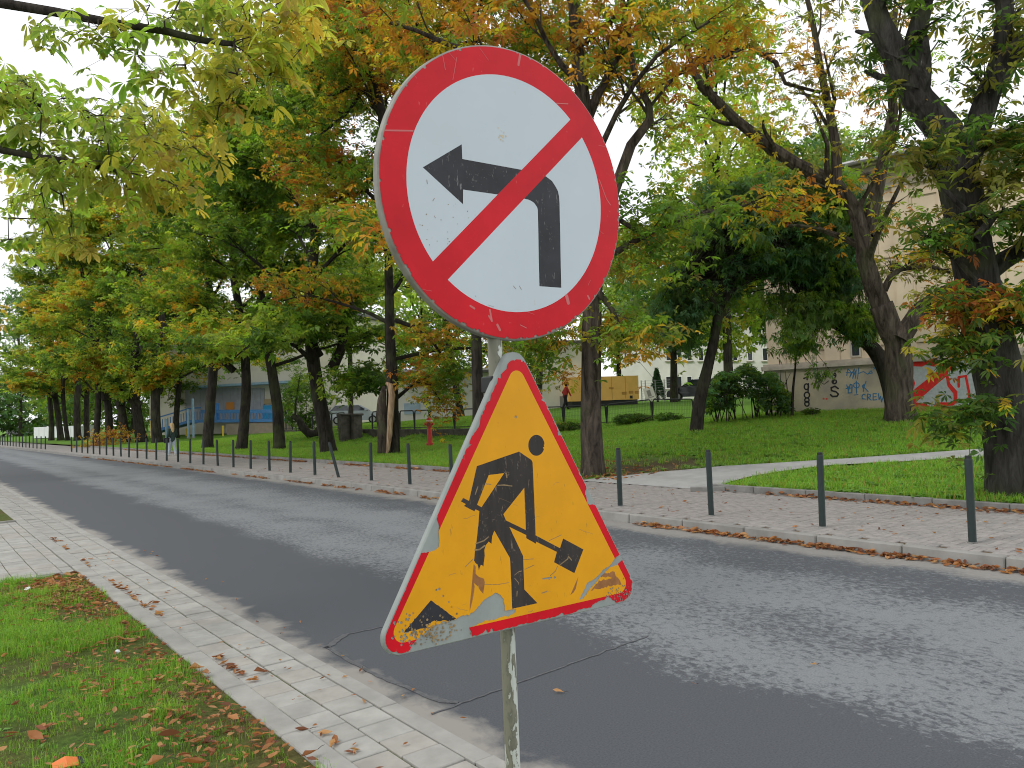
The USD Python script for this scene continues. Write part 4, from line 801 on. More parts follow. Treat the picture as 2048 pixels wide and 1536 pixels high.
# trunk behind the disc, and the thick trunk right of the sign
b = px_base(957, 926); D = project(b)[2]
chestnut('straight trunk behind the sign, left of the pole', b, 29/F*D*.5*.92, 17, seed=22, names=OR[0], weights=OR[1], Lm=5.4, per=32, nl=14, nsub=7, path=[b]+P_at([(957, 850), (955, 760), (952, 660), (950, 500), (948, 300), (946, 60)], D))
b = px_base(1186, 950); D = project(b)[2]
chestnut('thick brown trunk just right of the triangular sign', b, 50/F*D*.5*.9, 16, seed=23, names=OR[0], weights=OR[1], Lm=5.2, per=22, nl=12, taper=.7, bark=BARK_BROWN, path=[b]+P_at([(1183, 870), (1182, 760), (1184, 640), (1188, 480), (1180, 300), (1158, 140), (1148, 0), (1140, -250)], D), size=.2, z0=4.2,
         extra=[(P_at([(1192, 470), (1222, 400), (1262, 290), (1300, 240), (1298, 210), (1272, 160), (1250, 50), (1240, -60)], D-.5), (.13, .04)), (P_at([(1170, 250), (1195, 190), (1230, 130), (1270, 60)], D), (.12, .04)), (P_at([(1160, 250), (1100, 200), (1000, 120), (900, 90), (830, 60), (760, 40)], D-.6), (.1, .03)),
                (P_at([(1176, 540), (1130, 600), (1095, 650), (1080, 690)], D+.4), (.07, .02)), (P_at([(1195, 580), (1225, 620), (1240, 655), (1248, 680)], D-.3), (.07, .02)), (P_at([(1190, 440), (1240, 440), (1285, 470), (1310, 520)], D-.4), (.08, .02))])
# slim trunks beyond the railing
for k, (px, py, D, w, top, lab, pal) in enumerate(((924, 850, 46, 15, (892, 640), 'slim trunk beyond the railing with orange leaf clusters', OR), (1076, 835, 47, 15, (1082, 640), 'dark trunk seen between the triangular sign and the thick trunk', DG), (702, 840, 56, 11, (700, 700), 'thin trunk beyond the gate pillars by the silver car', GL))):
    b = at(px, py, D); b[2] = float(ground(b[0], b[1])); chestnut(lab, b, w/F*D*.5, 14, seed=30+k, names=pal[0], weights=pal[1], Lm=4.6, per=13, path=[b, at((px*2+top[0])/3, (py*2+top[1])/3, D), at(top[0], top[1], D), at(top[0]-10, top[1]-200, D), at(top[0]-15, top[1]-330, D)], group='slim trees beyond the railing', z0=5.0, size=.26, k=4, wid=.28)
# central forked tree
D = 20.; b = G(1800, 843); D = project(b)[2]
chestnut('forked tree with three spreading limbs before the graffiti wall', b, 55/F*D*.5, 8, seed=40, names=('olive', 'yellow', 'orange', 'lgreen'), weights=(3, 2, 2, 1.2), nl=0, per=13, group='', bark=BARK_BROWN, nsub=9, ntw=2, size=.18, wid=.17, k=6, twl=.7, sublen=.34, taper=.25,
         path=[b]+P_at([(1798, 790), (1798, 735), (1796, 690), (1783, 660), (1762, 610)], D),
         extra=[(P_at([(1788, 675), (1770, 630), (1746, 570), (1730, 520), (1728, 483), (1710, 419), (1669, 365), (1591, 328), (1537, 292), (1468, 237), (1400, 169)], D), (.27, .12)), (P_at([(1412, 185), (1386, 140), (1401, 122), (1448, 112), (1494, 91), (1552, 125), (1571, 167), (1640, 185)], D), (.11, .04)),
                (P_at([(1672, 372), (1673, 296), (1660, 228), (1641, 137), (1625, 40), (1600, -60)], D-.2), (.15, .05)), (P_at([(1732, 470), (1751, 397), (1765, 328), (1787, 219), (1778, 137), (1790, 20)], D+.1), (.2, .08)),
                (P_at([(1800, 680), (1837, 624), (1880, 592), (1920, 570), (1990, 540)], D-.2), (.25, .15)), (P_at([(1768, 580), (1780, 556), (1801, 538), (1856, 531), (1900, 545)], D-.1), (.1, .04)), (P_at([(1400, 169), (1370, 90), (1340, 20), (1320, -60)], D), (.08, .03))])
# near thick chestnut at the right edge
b = G(2032, 990); D = project(b)[2]
nc_ = chestnut('thick dark chestnut trunk close to the right edge with leaves hugging it', b, 112/F*D*.5*.92, 9, seed=41, names=('olive', 'dgreen', 'green', 'yellow', 'rust'), weights=(4.5, 3, 1.6, .8, .6), nl=0, per=15, group='', bark=BARK_GREY, nsub=6, ntw=2, size=.16, k=6, start=.3, sig=.19, twl=.55, sublen=.3, wid=.165, taper=.4,
         path=[b]+P_at([(2024, 900), (2008, 800), (1984, 690), (1960, 580), (1944, 500), (1926, 400), (1912, 320)], D),
         extra=[(P_at([(1916, 335), (1890, 262), (1836, 200), (1798, 122), (1760, 50), (1730, -40)], D), (.25, .13)), (P_at([(1812, 150), (1836, 60), (1850, 0), (1866, -90)], D), (.16, .08)), (P_at([(1925, 340), (1950, 270), (1980, 180), (2030, 105), (2090, 40)], D), (.2, .12)), (P_at([(1965, 230), (2000, 120), (2010, 30), (2000, -80)], D+.2), (.15, .1)),
                (P_at([(1975, 545), (2010, 520), (2060, 490), (2140, 440)], D), (.14, .09)), (P_at([(1950, 560), (1915, 520), (1885, 500), (1860, 480)], D-.4), (.04, .012)), (P_at([(1985, 700), (1955, 690), (1930, 692), (1915, 705)], D-.45), (.035, .01)), (P_at([(1995, 770), (1970, 800), (1952, 825), (1940, 835)], D-.45), (.035, .01)), (P_at([(1950, 480), (1990, 430), (2030, 420), (2070, 430)], D-.6), (.06, .02)), (P_at([(1930, 420), (1890, 380), (1860, 330), (1850, 290)], D-.5), (.04, .012)), (P_at([(1985, 690), (1965, 645), (1950, 632), (1935, 626)], D-.5), (.035, .01)), (P_at([(1940, 440), (1985, 380), (2035, 330)], D-.3), (.05, .015)), (P_at([(1990, 690), (2030, 650), (2075, 630)], D-.3), (.04, .012)), (P_at([(1930, 340), (1965, 300), (2015, 260)], D-.4), (.05, .015)), (P_at([(1955, 570), (2000, 590), (2050, 600)], D-.4), (.04, .012))])
# ash trees with narrow leaflets
def ash(label, path, rad, centre, radii, n, D, names, weights, seed, limbs=(), size=.16, bark=None, name='ash_tree', sprays=5):
    global total_tris
    g = np.random.default_rng(2000+seed); root = thing(name, label, 'tree', None); path = np.array(path, float); path[0, 2] -= .2
    obj('trunk', trunkmesh(path, np.linspace(rad[0], rad[1], len(path)), g, flare=.2, sides=10), bark or BARK, root, smooth=True)
    br = MB(); hubs = []
    for p, r in limbs: p = np.array(p); br.tube(p, np.linspace(r[0], r[1], len(p)), 6, cap=False)
    cen = []
    for (c, R, w) in zip(centre, radii, n):
        q = g.normal(size=(w, 3)); q /= np.linalg.norm(q, axis=1, keepdims=True); q *= g.uniform(.25, 1, (w, 1))**.5; q = np.array(c)+q*np.array(R); cen.append(q)
    cen = np.vstack(cen); nz = meshkit.fbm(cen/.9+seed, 3); cen = cen[nz > np.quantile(nz, .25)]
    for q in cen[::3]:
        e = path[-1] if not limbs else np.array(limbs[g.integers(len(limbs))][0][-1]); m_ = (e+q)/2+g.normal(size=3)*.2; br.tube([e, m_, q], [.03, .015, .005], 3, cap=False)
    obj('branches', br, bark or BARK, root)
    # each spray: leaflets hanging along a short stalk
    N = len(cen); d = g.normal(size=(N, sprays, 3))*[1, 1, .35]+V(0, 0, -.35); d /= np.linalg.norm(d, axis=2, keepdims=True)
    pos = (cen[:, None]+d*g.uniform(.05, .45, (N, sprays, 1))).reshape(-1, 3); pos = pos[seen(pos, 160, 200) | (g.uniform(size=len(pos)) < .1)]
    col = palette(names, weights, pos, g, sc=.9, seed=seed); v, f, c_ = leaves(pos, size*g.uniform(.8, 1.2, len(pos)), col, g, 7, 'kite', fan=120, droop=.6, tilt=.8, wid=.16, up_bias=.6); total_tris += len(f)
    colored('crown', v, f, c_, LEAF, root); return root
b = G(1391, 864); D = project(b)[2]
ash('dark leaning ash trunk with a dense dark green crown', [b]+P_at([(1400, 800), (1412, 750), (1426, 690), (1440, 620), (1470, 570), (1500, 540)], D), (26/F*D*.5, .1), P_at([(1500, 470), (1400, 560), (1590, 480), (1660, 520), (1350, 630), (1480, 400), (1600, 410)], D), [(1.9, 1.9, 1.25), (1.2, 1.2, 1.0), (1.5, 1.4, 1.1), (.9, .9, .8), (.75, .8, .95), (1.6, 1.3, .8), (1.2, 1.2, .7)], (620, 300, 480, 220, 170, 330, 260), D, ('dgreen', 'ash', 'green', 'lgreen'), (3, 5, 2.5, .8), 1,
    limbs=[(P_at([(1500, 540), (1550, 500), (1620, 470)], D), (.09, .03)), (P_at([(1440, 620), (1400, 570), (1360, 560)], D-.2), (.07, .02)), (P_at([(1470, 570), (1480, 480), (1500, 400)], D+.2), (.08, .02))])
D2 = 23.0; b = at(1790, 828, D2); b[2] = float(ground(b[0], b[1]))
ash('leaning dark trunk with drooping green foliage behind the forked tree', [b]+P_at([(1776, 760), (1752, 705), (1719, 675), (1664, 640), (1610, 585), (1573, 545)], D2), (.24, .17), P_at([(1700, 640), (1640, 610), (1590, 510), (1660, 560), (1575, 610), (1605, 665), (1640, 385), (1560, 375), (1700, 440)], D2-.4), [(.9, .8, .6), (.8, .8, .5), (.8, .8, .8), (.9, .9, .6), (.6, .6, .6), (.6, .6, .5), (1.2, 1.1, .8), (1.1, 1.1, .7), (.9, .9, .7)], (200, 160, 160, 160, 110, 90, 280, 250, 170), D2, ('ash', 'green', 'lgreen', 'pale'), (2.5, 3, 2.5, 1.5), 2, limbs=[(P_at([(1610, 585), (1600, 500), (1610, 420), (1640, 380)], D2), (.12, .03)), (P_at([(1600, 500), (1570, 430), (1555, 380)], D2), (.06, .02)), (P_at([(1664, 640), (1690, 540), (1700, 450)], D2), (.08, .02))])
# sapling by the wall, elder bush, conifer
b = at(1583, 826, 24.6); b[2] = float(ground(b[0], b[1]))
ash('thin sapling with sparse leaves against the graffiti wall', [b]+P_at([(1586, 780), (1590, 740), (1594, 690)], 24.6), (.05, .02), P_at([(1600, 690), (1640, 740), (1570, 680), (1620, 640)], 24.6), [(.7, .5, .35), (.5, .4, .2), (.5, .5, .4), (.8, .6, .35)], (30, 14, 24, 40), 24.6, ('green', 'ash', 'pale'), (3, 2, 1), 3, name='sapling', sprays=3)
g5 = np.random.default_rng(55)
eb_ = thing('elder_bush', 'broad dark elder bush with many thin stems beside the graffiti wall', 'bush'); D = 25.5; mb = MB(); tips = []
for k in range(34):
    x = g5.uniform(1425, 1570); q = at(x, 834, D+g5.uniform(-.6, 1.2)); q[2] = float(ground(q[0], q[1]))-.05; t = at(x+g5.uniform(-25, 25), g5.uniform(735, 775), D+g5.uniform(-.8, 1.4)); m_ = (q+t)/2+g5.normal(size=3)*.08; mb.tube([q, m_, t], [.02, .014, .008], 4, cap=False)
    if k < 12: obj('stem', MB().tube([q+[.03, 0, 0], m_+[.04, 0, 0], t], [.018, .013, .008], 4, cap=False), TWIG, eb_)
obj('stems', mb, TWIG, eb_, kind='stuff')
N = 2300; th_ = np.pi*g5.uniform(-.06, 1.06, N); rr_ = np.where(g5.uniform(size=N) < .7, g5.uniform(.8, 1.02, N), g5.uniform(.3, .8, N)); pos = np.array([at(1492+86*math.cos(t)*r+g5.normal()*3, 812-84*max(math.sin(t), -.1)*r*(.9+.1*math.sin(t*9)), D+g5.normal()*.6) for t, r in zip(th_, rr_)])
v, f, c = leaves(pos, .15*g5.uniform(.7, 1.3, len(pos)), palette(('dgreen', 'ash', 'green', 'lgreen'), (4, 3, 2, .6), pos, g5, .5, seed=4), g5, 5, 'kite', fan=110, droop=.4, tilt=.4, wid=.22); colored('crown', v, f, c, LEAF, eb_)
b = at(1316, 808, 55); b[2] = float(ground(b[0], b[1])); th = thing('conifer', 'narrow cone shaped conifer beside the tilted notice board', 'tree'); obj('trunk', MB().tube([b, b+[0, 0, 1.6]], [.08, .02], 6), BARK_BROWN, th)
N = 1500; hh = g5.uniform(0, 1, N)**.8; aa = g5.uniform(0, 6.28, N); rr = .62*(1-hh)*g5.uniform(.6, 1.05, N)+.03; pos = b+np.stack([rr*np.cos(aa), rr*np.sin(aa), .15+hh*2.1], 1); v, f, c = leaves(pos, .16*np.ones(N), np.tile(V(.03, .075, .035), (N, 1)), g5, 4, 'kite', fan=70, droop=-.6, tilt=.5, wid=.2, up_bias=.2); colored('crown', v, f, c, LEAF, th)
# bushes along the low wall and behind the left trunks
def shrub(label, px, py, D, R, n, names, weights, seed, name='shrub', size=.13):
    g = np.random.default_rng(3000+seed); b = at(px, py, D); b[2] = float(ground(b[0], b[1])); s = thing(name, label, 'bush'); mb = MB()
    for k in range(7): a = g.uniform(0, 6.28); mb.tube([b+[.1*math.cos(a), .1*math.sin(a), -.1], b+np.array([math.cos(a)*R[0]*.4, math.sin(a)*R[0]*.4, R[2]*.9]), b+np.array([math.cos(a)*R[0]*.7, math.sin(a)*R[0]*.7, R[2]*1.5])], [.03, .02, .008], 4, cap=False)
    obj('stems', mb, TWIG, s); q = g.normal(size=(n, 3)); q /= np.linalg.norm(q, axis=1, keepdims=True); q *= g.uniform(.3, 1, (n, 1))**.5; pos = b+V(0, 0, R[2])+q*np.array(R); nz = meshkit.fbm(pos/(.35*R[0]), 3, seed=seed); pos = pos[(nz > np.quantile(nz, .2)) & (pos[:, 2] > b[2]-.05)]
    v, f, c = leaves(pos, size*g.uniform(.7, 1.3, len(pos)), palette(names, weights, pos, g, R[0]*.5, seed=seed), g, 5, 'kite', tilt=.7, wid=.24); colored('crown', v, f, c, LEAF, s)
shrub('low ivy bush under the railing just right of the thick trunk', 1265, 852, 35.6, (1.5, .6, .24), 700, ('dgreen', 'green', 'olive'), (3, 3, 1), 1)
shrub('low scrub under the railing between sign and thick trunk', 1130, 862, 35.8, (1.2, .5, .24), 450, ('dgreen', 'olive', 'green'), (4, 2, 1), 2)
shrub('low scrub beside the dark leaning trunk', 1340, 846, 35, (.9, .5, .2), 300, ('dgreen', 'green'), (3, 3), 3)
shrub('tall green thicket behind the bent trunk and thick forked trunk', 612, 850, 50, (1.7, 1.6, 1.9), 1700, ('dgreen', 'green', 'lgreen'), (4, 3, 1), 4, size=.2)
shrub('dark thicket at the far left end of the lawn', 50, 876, 130, (12, 6, 5.5), 2600, ('dgreen', 'ash', 'green'), (4, 3, 1), 5, size=.9)
shrub('leafy tuft at the foot of the graffiti wall', 1622, 828, 24.6, (.28, .2, .14), 70, ('dgreen', 'green'), (2, 2), 6)
# bent creeping trunk
bt = thing('bent_trunk', 'bent trunk creeping over the grass and turning upward', 'tree'); D = 43.
mb = MB(); mb.tube(P_at([(645, 848), (632, 866), (618, 868), (606, 856), (598, 840), (588, 833), (583, 836)], D), [.16, .2, .24, .22, .2, .17, .1], 9); obj('trunk', mb, BARK, bt, smooth=True)
mb = MB(); mb.tube(P_at([(590, 834), (592, 800), (597, 770), (601, 745)], D), [.06, .05, .04, .02], 6); obj('shoot', mb, BARK, bt)
g = np.random.default_rng(77); pos = np.array([at(596+g.normal()*9, g.uniform(735, 800), D+g.normal()*.3) for _ in range(160)]); v, f, c = leaves(pos, .16*np.ones(len(pos)), palette(('green', 'lgreen'), (2, 2), pos, g, 1., seed=2), g, 5, 'kite'); colored('crown', v, f, c, LEAF, bt)
# background trees
def backtree(label, px, D, H, R, names, weights, seed, n=2600, size=.5, z0=2.0, kf=3, wid=.42):
    global total_tris
    g = np.random.default_rng(4000+seed); b = at(px, 850, D); b[2] = float(ground(b[0], b[1])); s = thing('background_tree', label, 'tree', 'trees behind the row'); zt = b[2]+H
    obj('trunk', MB().tube([b-[0, 0, .3], b+[.2, 0, H*.3], b+[0, .2, H*.85]], [.28, .2, .04], 8), BARK, s); blobs = 9; ctr = []; br = MB()
    for k in range(blobs):
        a = k*2.4+g.uniform(0, .6); h = z0+(H-z0)*(k+.6)/blobs; rr = R*math.sin(math.pi*min(max((h-z0)/(H-z0), .12), .93))**.6; c = b+V(math.cos(a)*rr*.55, math.sin(a)*rr*.55, h); ctr.append((c, rr)); br.tube([b+[0, 0, h*.7], (b+[0, 0, h*.85]+c)/2, c], [.1, .06, .02], 5, cap=False)
    obj('branches', br, BARK, s); m_ = n//blobs; pos = []
    for c, rr in ctr: q = g.normal(size=(m_, 3)); q /= np.linalg.norm(q, axis=1, keepdims=True); q *= g.uniform(.1, 1, (m_, 1))**.45; pos.append(c+q*[rr*.8, rr*.8, H*.13])
    pos = np.vstack(pos); nz = meshkit.fbm(pos/1.1+seed, 3); pos = pos[nz > np.quantile(nz, .22)]; pos = pos[seen(pos, 150, 150) | (g.uniform(size=len(pos)) < .15)]
    v, f, c = leaves(pos, size*g.uniform(.7, 1.25, len(pos)), palette(names, weights, pos, g, 1.8, seed=seed), g, kf, 'kite', tilt=.8, wid=wid, fan=100); total_tris += len(f); colored('crown', v, f, c, LEAF, s)
bt_list = [(-110, 150, 27, 10, ('dgreen', 'green', 'yellow'), (3, 2, 1), 'dark tree at the far left end of the road'), (40, 120, 23, 8, ('dgreen', 'ash', 'green'), (4, 3, 1), 'dark tree above the long white container'), (150, 100, 19, 6, ('green', 'lgreen', 'pale'), (3, 3, 1), 'mid green tree behind the leftmost trunks'),
    (215, 92, 17, 6, ('dgreen', 'green', 'ash'), (3, 2, 2), 'dark green tree closing the gap behind the leaning trunks'), (330, 105, 18, 6, ('green', 'dgreen', 'lgreen'), (3, 2, 1), 'green tree beyond the forked dark trunk at the left'),
    (265, 90, 15, 6, ('green', 'pale', 'lgreen'), (2, 2, 1), 'pale green tree behind the thick low limb'), (600, 85, 17, 6, ('green', 'lgreen', 'lime'), (3, 3, 1), 'bright green tree behind the bent trunk'), (720, 88, 19, 6, ('green', 'dgreen', 'lgreen'), (3, 2, 2), 'green tree above the gate pillars'), (850, 75, 16, 6, ('green', 'lgreen', 'lime'), (2, 3, 2), 'bright green tree behind the grey garage roof'),
    (1010, 80, 20, 6.5, ('green', 'lgreen', 'yellow'), (2, 3, 1), 'green tree hidden mostly behind the round sign'), (1240, 78, 17, 5, ('lgreen', 'lime', 'pale'), (2, 3, 2), 'light green tree above the orange container'), (1350, 52, 13, 4.5, ('pale', 'lgreen', 'ash'), (3, 2, 1), 'hazy pale green tree over the grey house'),
    (1460, 42, 22, 4.2, ('lime', 'lgreen', 'yellow'), (4, 3, 1), 'tall yellow green tree glowing at the top centre right'), (1560, 46, 15, 4.5, ('pale', 'green', 'ash'), (2, 2, 2), 'pale tree rising behind the dense ash crown'), (1700, 45, 15, 4.5, ('green', 'pale', 'lime'), (2, 2, 1), 'green tree rising behind the cream building gutter')]
for k, (px, D, H, R, nm, wt, lab) in enumerate(bt_list): backtree(lab, px, D, H, R, nm, wt, k, size=.5 if D > 72 else .36, n=3000 if D > 72 else 6500, z0=1.2 if px < 400 else 4.0, kf=4, wid=.36 if D > 72 else .3)
# overhanging chestnut at the upper left, trunk beyond the picture's edge
g = np.random.default_rng(99); nt = thing('overhanging_chestnut', 'overhanging chestnut branches with large yellow green leaves at the upper left', 'tree'); tb = V(-2.1, 7.3, 0)
obj('trunk', trunkmesh([tb-[0, 0, .2], tb+[0, .1, 1.5], tb+[.05, .1, 3], tb+[.1, .2, 5], tb+[0, .2, 9]], [.3, .26, .24, .2, .08], g), BARK_GREY, nt, smooth=True)
bA = [tb+[.05, .1, 4.3]]+[at(x, y, d) for x, y, d in ((-60, -25, 6.0), (0, 6, 5.8), (110, 24, 5.7), (210, 43, 5.6), (330, 62, 5.6), (400, 80, 5.6), (465, 88, 5.6))]
bB = [tb+[.05, .1, 2.7]]+[at(x, y, d) for x, y, d in ((-60, 285, 6.2), (0, 300, 6.0), (120, 322, 5.9), (175, 330, 5.9), (245, 345, 5.8))]
bC = [tb+[.05, .1, 3.4]]+[at(x, y, d) for x, y, d in ((-80, 120, 6.4), (0, 165, 6.3), (50, 195, 6.3), (95, 220, 6.2))]
br = MB(); tw_tips = []
for p, r0_, r1_ in ((bA, .05, .02), (bB, .04, .014), (bC, .03, .01)):
    p = np.array(p); obj('limb', MB().tube(p, np.r_[r0_*1.4, np.linspace(r0_*.8, r1_, len(p)-1)], 9), BARK, nt, smooth=True)
def zone(n, xs, ys, d): return [(g.uniform(*xs), g.uniform(*ys), g.uniform(*d)) for _ in range(n)]
tips = [(x, y, d) for x, y, d in ((60, 60, 5.6), (150, 70, 5.5), (190, 60, 5.5), (255, 100, 5.5), (285, 125, 5.4), (320, 140, 5.4), (240, 60, 5.5), (370, 130, 5.4), (430, 150, 5.4), (470, 100, 5.5), (520, 70, 5.6), (580, 50, 5.8), (560, 110, 5.7), (600, 100, 5.9), (420, 30, 5.7), (350, 20, 5.6), (300, 10, 5.6), (500, 20, 5.8), (640, 70, 6), (540, 150, 5.8), (480, 180, 5.6), (440, 210, 5.5), (400, 180, 5.5))]
tips += zone(40, (-20, 330), (190, 350), (5.5, 7.2)) + zone(16, (250, 430), (230, 400), (5.6, 7.0)) + zone(8, (-20, 120), (130, 220), (5.8, 6.8)) + zone(20, (330, 640), (-60, 130), (5.5, 6.8)) + zone(16, (-30, 150), (340, 490), (6, 7.4))
lp = []
ends = [np.array(bA), np.array(bB), np.array(bC)]
allp = np.vstack([np.vstack([e[i]+(e[i+1]-e[i])*t for i in range(1, len(e)-1) for t in (0, .33, .66)]+[e[-1:]]) for e in ends])
tq = [at(x, y, d) for x, y, d in tips]; tq.sort(key=lambda q: np.min(np.linalg.norm(allp-q, axis=1))); nodes = [tuple(q) for q in allp]; hang = [0.0]*len(nodes)
for q in tq:
    A_ = np.array(nodes); k = np.argmin(np.linalg.norm(A_-q, axis=1)+.12*np.array(hang)); s0 = A_[k]; L = np.linalg.norm(q-s0); m1, m2 = s0+(q-s0)*.35+g.normal(size=3)*L*.1+up0*L*.06, s0+(q-s0)*.7+g.normal(size=3)*L*.07+up0*L*.03
    br.tube([s0, m1, m2, q], [.007, .005, .004, .003], 4, cap=False); nodes += [tuple(m2), tuple(q)]; hang += [hang[k]+1, hang[k]+1]
    for src in (m2, q):
        for j_ in range(4): lp.append(src+g.normal(size=3)*[.12, .12, .07]-up0*.03); br.tube([src, (src+lp[-1])/2+up0*.015, lp[-1]], [.0022, .0018, .0014], 3, cap=False)
obj('twigs', br, TWIG, nt); lp = np.array(lp); xx, yy, _ = project(lp); fr = np.clip((xx-250)/380+(yy-150)/500, 0, 1)[:, None]
col = (V(.21, .29, .06)*(1-fr)+V(.35, .29, .05)*fr)*g.uniform(.8, 1.25, (len(lp), 3)); v, f, c = leaves(lp, .118*g.uniform(.75, 1.3, len(lp)), col, g, 6, 'fine', fan=112, droop=.45, tilt=.55, wid=.215); total_tris += len(f); colored('crown', v, f, c, LEAF_THIN, nt)

# ------------------------------------------------------------------ road sign on its pole
def painted(name, col, rough=.42, var=.08, worn=(.5, .5, .5), amt=.05, sc=9.0, stretch=(1, 1, 1)):
    """sheeting or paint with scuffs: long thin scratches and small bare specks"""
    c = np.array(col)
    return mat(name, {'g': ('texture_coordinate', {}), 'n': ('noise_texture', {'scale': sc, 'detail': 6.0, 'roughness': .65}), 'mp': ('mapping', {'scale': stretch}),
        'r': ('rgb_ramp', {'ramp': [(.3, tuple(c*(1-var))), (.7, tuple(c*(1+var)))]}),
        's': ('noise_texture', {'scale': 55.0, 'detail': 5.0, 'roughness': .7, 'distortion': 1.2}), 'm2': ('mapping', {'scale': (1.0, 1.0, .22), 'rotation': (0, .5, 0)}), 's2': ('noise_texture', {'scale': 70.0, 'detail': 3.0, 'roughness': .8}),
        'sm': ('math', {'math_type': 'maximum'}), 'mr': ('map_range', {'from_min': .68-amt, 'from_max': .74-amt*.6, 'to_min': 0, 'to_max': .75, 'clamp': True}), 'x': ('mix_color', {'b': worn}),
        'p': ('principled_bsdf', {'roughness': rough, 'specular_ior_level': .22})},
        [('g.object', 'mp.vector'), ('mp.vector', 'n.vector'), ('n.fac', 'r.fac'), ('g.object', 's.vector'), ('g.object', 'm2.vector'), ('m2.vector', 's2.vector'), ('s.fac', 'sm.value1'), ('s2.fac', 'sm.value2'), ('sm.value', 'mr.value'), ('mr.result', 'x.fac'), ('r.color', 'x.a'), ('x.result', 'p.base_color')], 'p.BSDF')
S_WHITE = painted('sign_white', (.43, .49, .53), .4, .035, (.4, .37, .3), -.02, 3.0)
S_RED = painted('sign_red', (.46, .004, .012), .4, .16, (.55, .12, .12), .0, 5.0)
S_BLACK = painted('sign_black', (.022, .023, .027), .38, .3, (.2, .2, .2), .05, 10.0)
S_YEL = painted('sign_yellow', (.575, .265, .006), .42, .09, (.25, .14, .03), .015, 4.0)
S_BLK2 = painted('sign_worn_black', (.028, .024, .022), .5, .4, (.2, .16, .12), .06, 14.0, (1, 1, .2))
S_GREY = painted('sign_bare_grey', (.225, .25, .24), .5, .12, (.2, .19, .16), .03, 7.0)
S_BACK = pbr('sign_edge_metal', (.22, .215, .19), .55, .25, 12, metal=.2)
S_BROWN = painted('sign_brown_ghost', (.24, .105, .035), .55, .2, (.4, .25, .05), .06, 30.0)
S_SPOT = pbr('sign_grime', (.2, .14, .07), .6, .3, 40)
POLEM = mat('flaking_pole_paint', {'g': ('texture_coordinate', {}), 'mp': ('mapping', {'scale': (1, 1, .35)}), 'n': ('noise_texture', {'scale': 42.0, 'detail': 6.0, 'roughness': .6, 'distortion': .4}), 'sx': ('separate_xyz', {}), 'big': ('noise_texture', {'scale': 5.0, 'detail': 2.0}),
    'a': ('math', {'math_type': 'multiply_add', 'value2': -5.5}), 'bb': ('math', {'math_type': 'multiply_add', 'value2': .35}), 'r': ('rgb_ramp', {'ramp': [(.675, (.40, .43, .39)), (.69, (.10, .105, .078)), (.8, (.16, .16, .12))]}), 'p': ('principled_bsdf', {'roughness': .5}), 'b': ('bump', {'strength': .4, 'distance': .002})},
    [('g.object', 'mp.vector'), ('mp.vector', 'n.vector'), ('g.object', 'sx.vector'), ('g.object', 'big.vector'), ('sx.x', 'a.value1'), ('n.fac', 'a.value3'), ('big.fac', 'bb.value1'), ('a.value', 'bb.value3'), ('bb.value', 'r.fac'), ('r.color', 'p.base_color'), ('n.fac', 'b.height'), ('b.normal', 'p.normal')], 'p.BSDF')
signp = thing('road_sign', 'scratched no left turn disc above a peeling road works triangle on one grey pole', 'road sign')
def local_obj(name, v, f, m, parent, org, **t):
    """vertices are written relative to org so that object coordinates stay small"""
    key = free(path_of(parent), name); g = usdkit.mesh(stage, key, (np.asarray(v)-org, f), m); 
    if parent is signp: UsdGeom.Xformable(g).AddTranslateOp().Set(Gf.Vec3d(*map(float, org)))
    return tag(g.GetPrim(), **t)
pole_o = V(1.441, 1.915, 0.0)
mb = MB().tube([(-.012, .004, 2.62), (-.012, 0, 1.8), (-.002, 0, .95), (.002, 0, .0), (.004, 0, -.5)], .0225, 28)
key = free(str(signp.GetPath()), 'pole'); g_ = usdkit.mesh(stage, key, mb.out(), POLEM, smooth=40); UsdGeom.Xformable(g_).AddTranslateOp().Set(Gf.Vec3d(*map(float, pole_o)))
dc = V(1.47983, 1.86935, 2.28384); dn_ = V(-.05183, -.99792, -.03822); dp = Plane(dc, dn_)
A, B = (740, 70, 4), (740, 330, 4)
def dish(R, depth, n=96, lip=.006):
    a = np.arange(n)*2*np.pi/n; rings = [(R-.004, 0), (R, -.003), (R+.001, -depth+.003), (R-.003, -depth), (R-.012, -depth), (R-.012, -.003)]
    v = [(0, 0, 0)]; 
    for r, w in rings: v += [(r*math.cos(t), r*math.sin(t), w) for t in a]
    v.append((0, 0, -.003)); f = []
    for k in range(n): f.append((0, 1+k, 1+(k+1) % n))
    for q in range(len(rings)-1):
        for k in range(n): i0, i1 = 1+q*n+k, 1+q*n+(k+1) % n; f += [(i0, i0+n, i1+n), (i0, i1+n, i1)]
    e = len(v)-1; q = 1+(len(rings)-1)*n
    for k in range(n): f.append((e, q+(k+1) % n, q+k))
    return np.array(v, float), np.array(f)
v, f = dish(.45, .03); disc = local_obj('round_plate', dp.to(v), f, S_BACK, signp, dc)
circ = lambda r: Point(0, 0).buffer(r, 96)
Ri = .3623
barq = Polygon(dp.uv([(865, 523.2), (1139, 240.5), (1162.5, 275.8), (896.2, 558)])); lineu = LineString([(np.array(barq.exterior.coords[0])+barq.exterior.coords[3])/2, (np.array(barq.exterior.coords[1])+barq.exterior.coords[2])/2])
bw = .5*(np.linalg.norm(np.subtract(barq.exterior.coords[0], barq.exterior.coords[3]))+np.linalg.norm(np.subtract(barq.exterior.coords[1], barq.exterior.coords[2])))
p0, p1 = np.array(lineu.coords[0]), np.array(lineu.coords[1]); u_ = (p1-p0)/np.linalg.norm(p1-p0); mid = (p0+p1)/2; nn_ = np.array([-u_[1], u_[0]]); hw_ = abs((np.array(barq.exterior.coords[1])-mid) @ nn_)
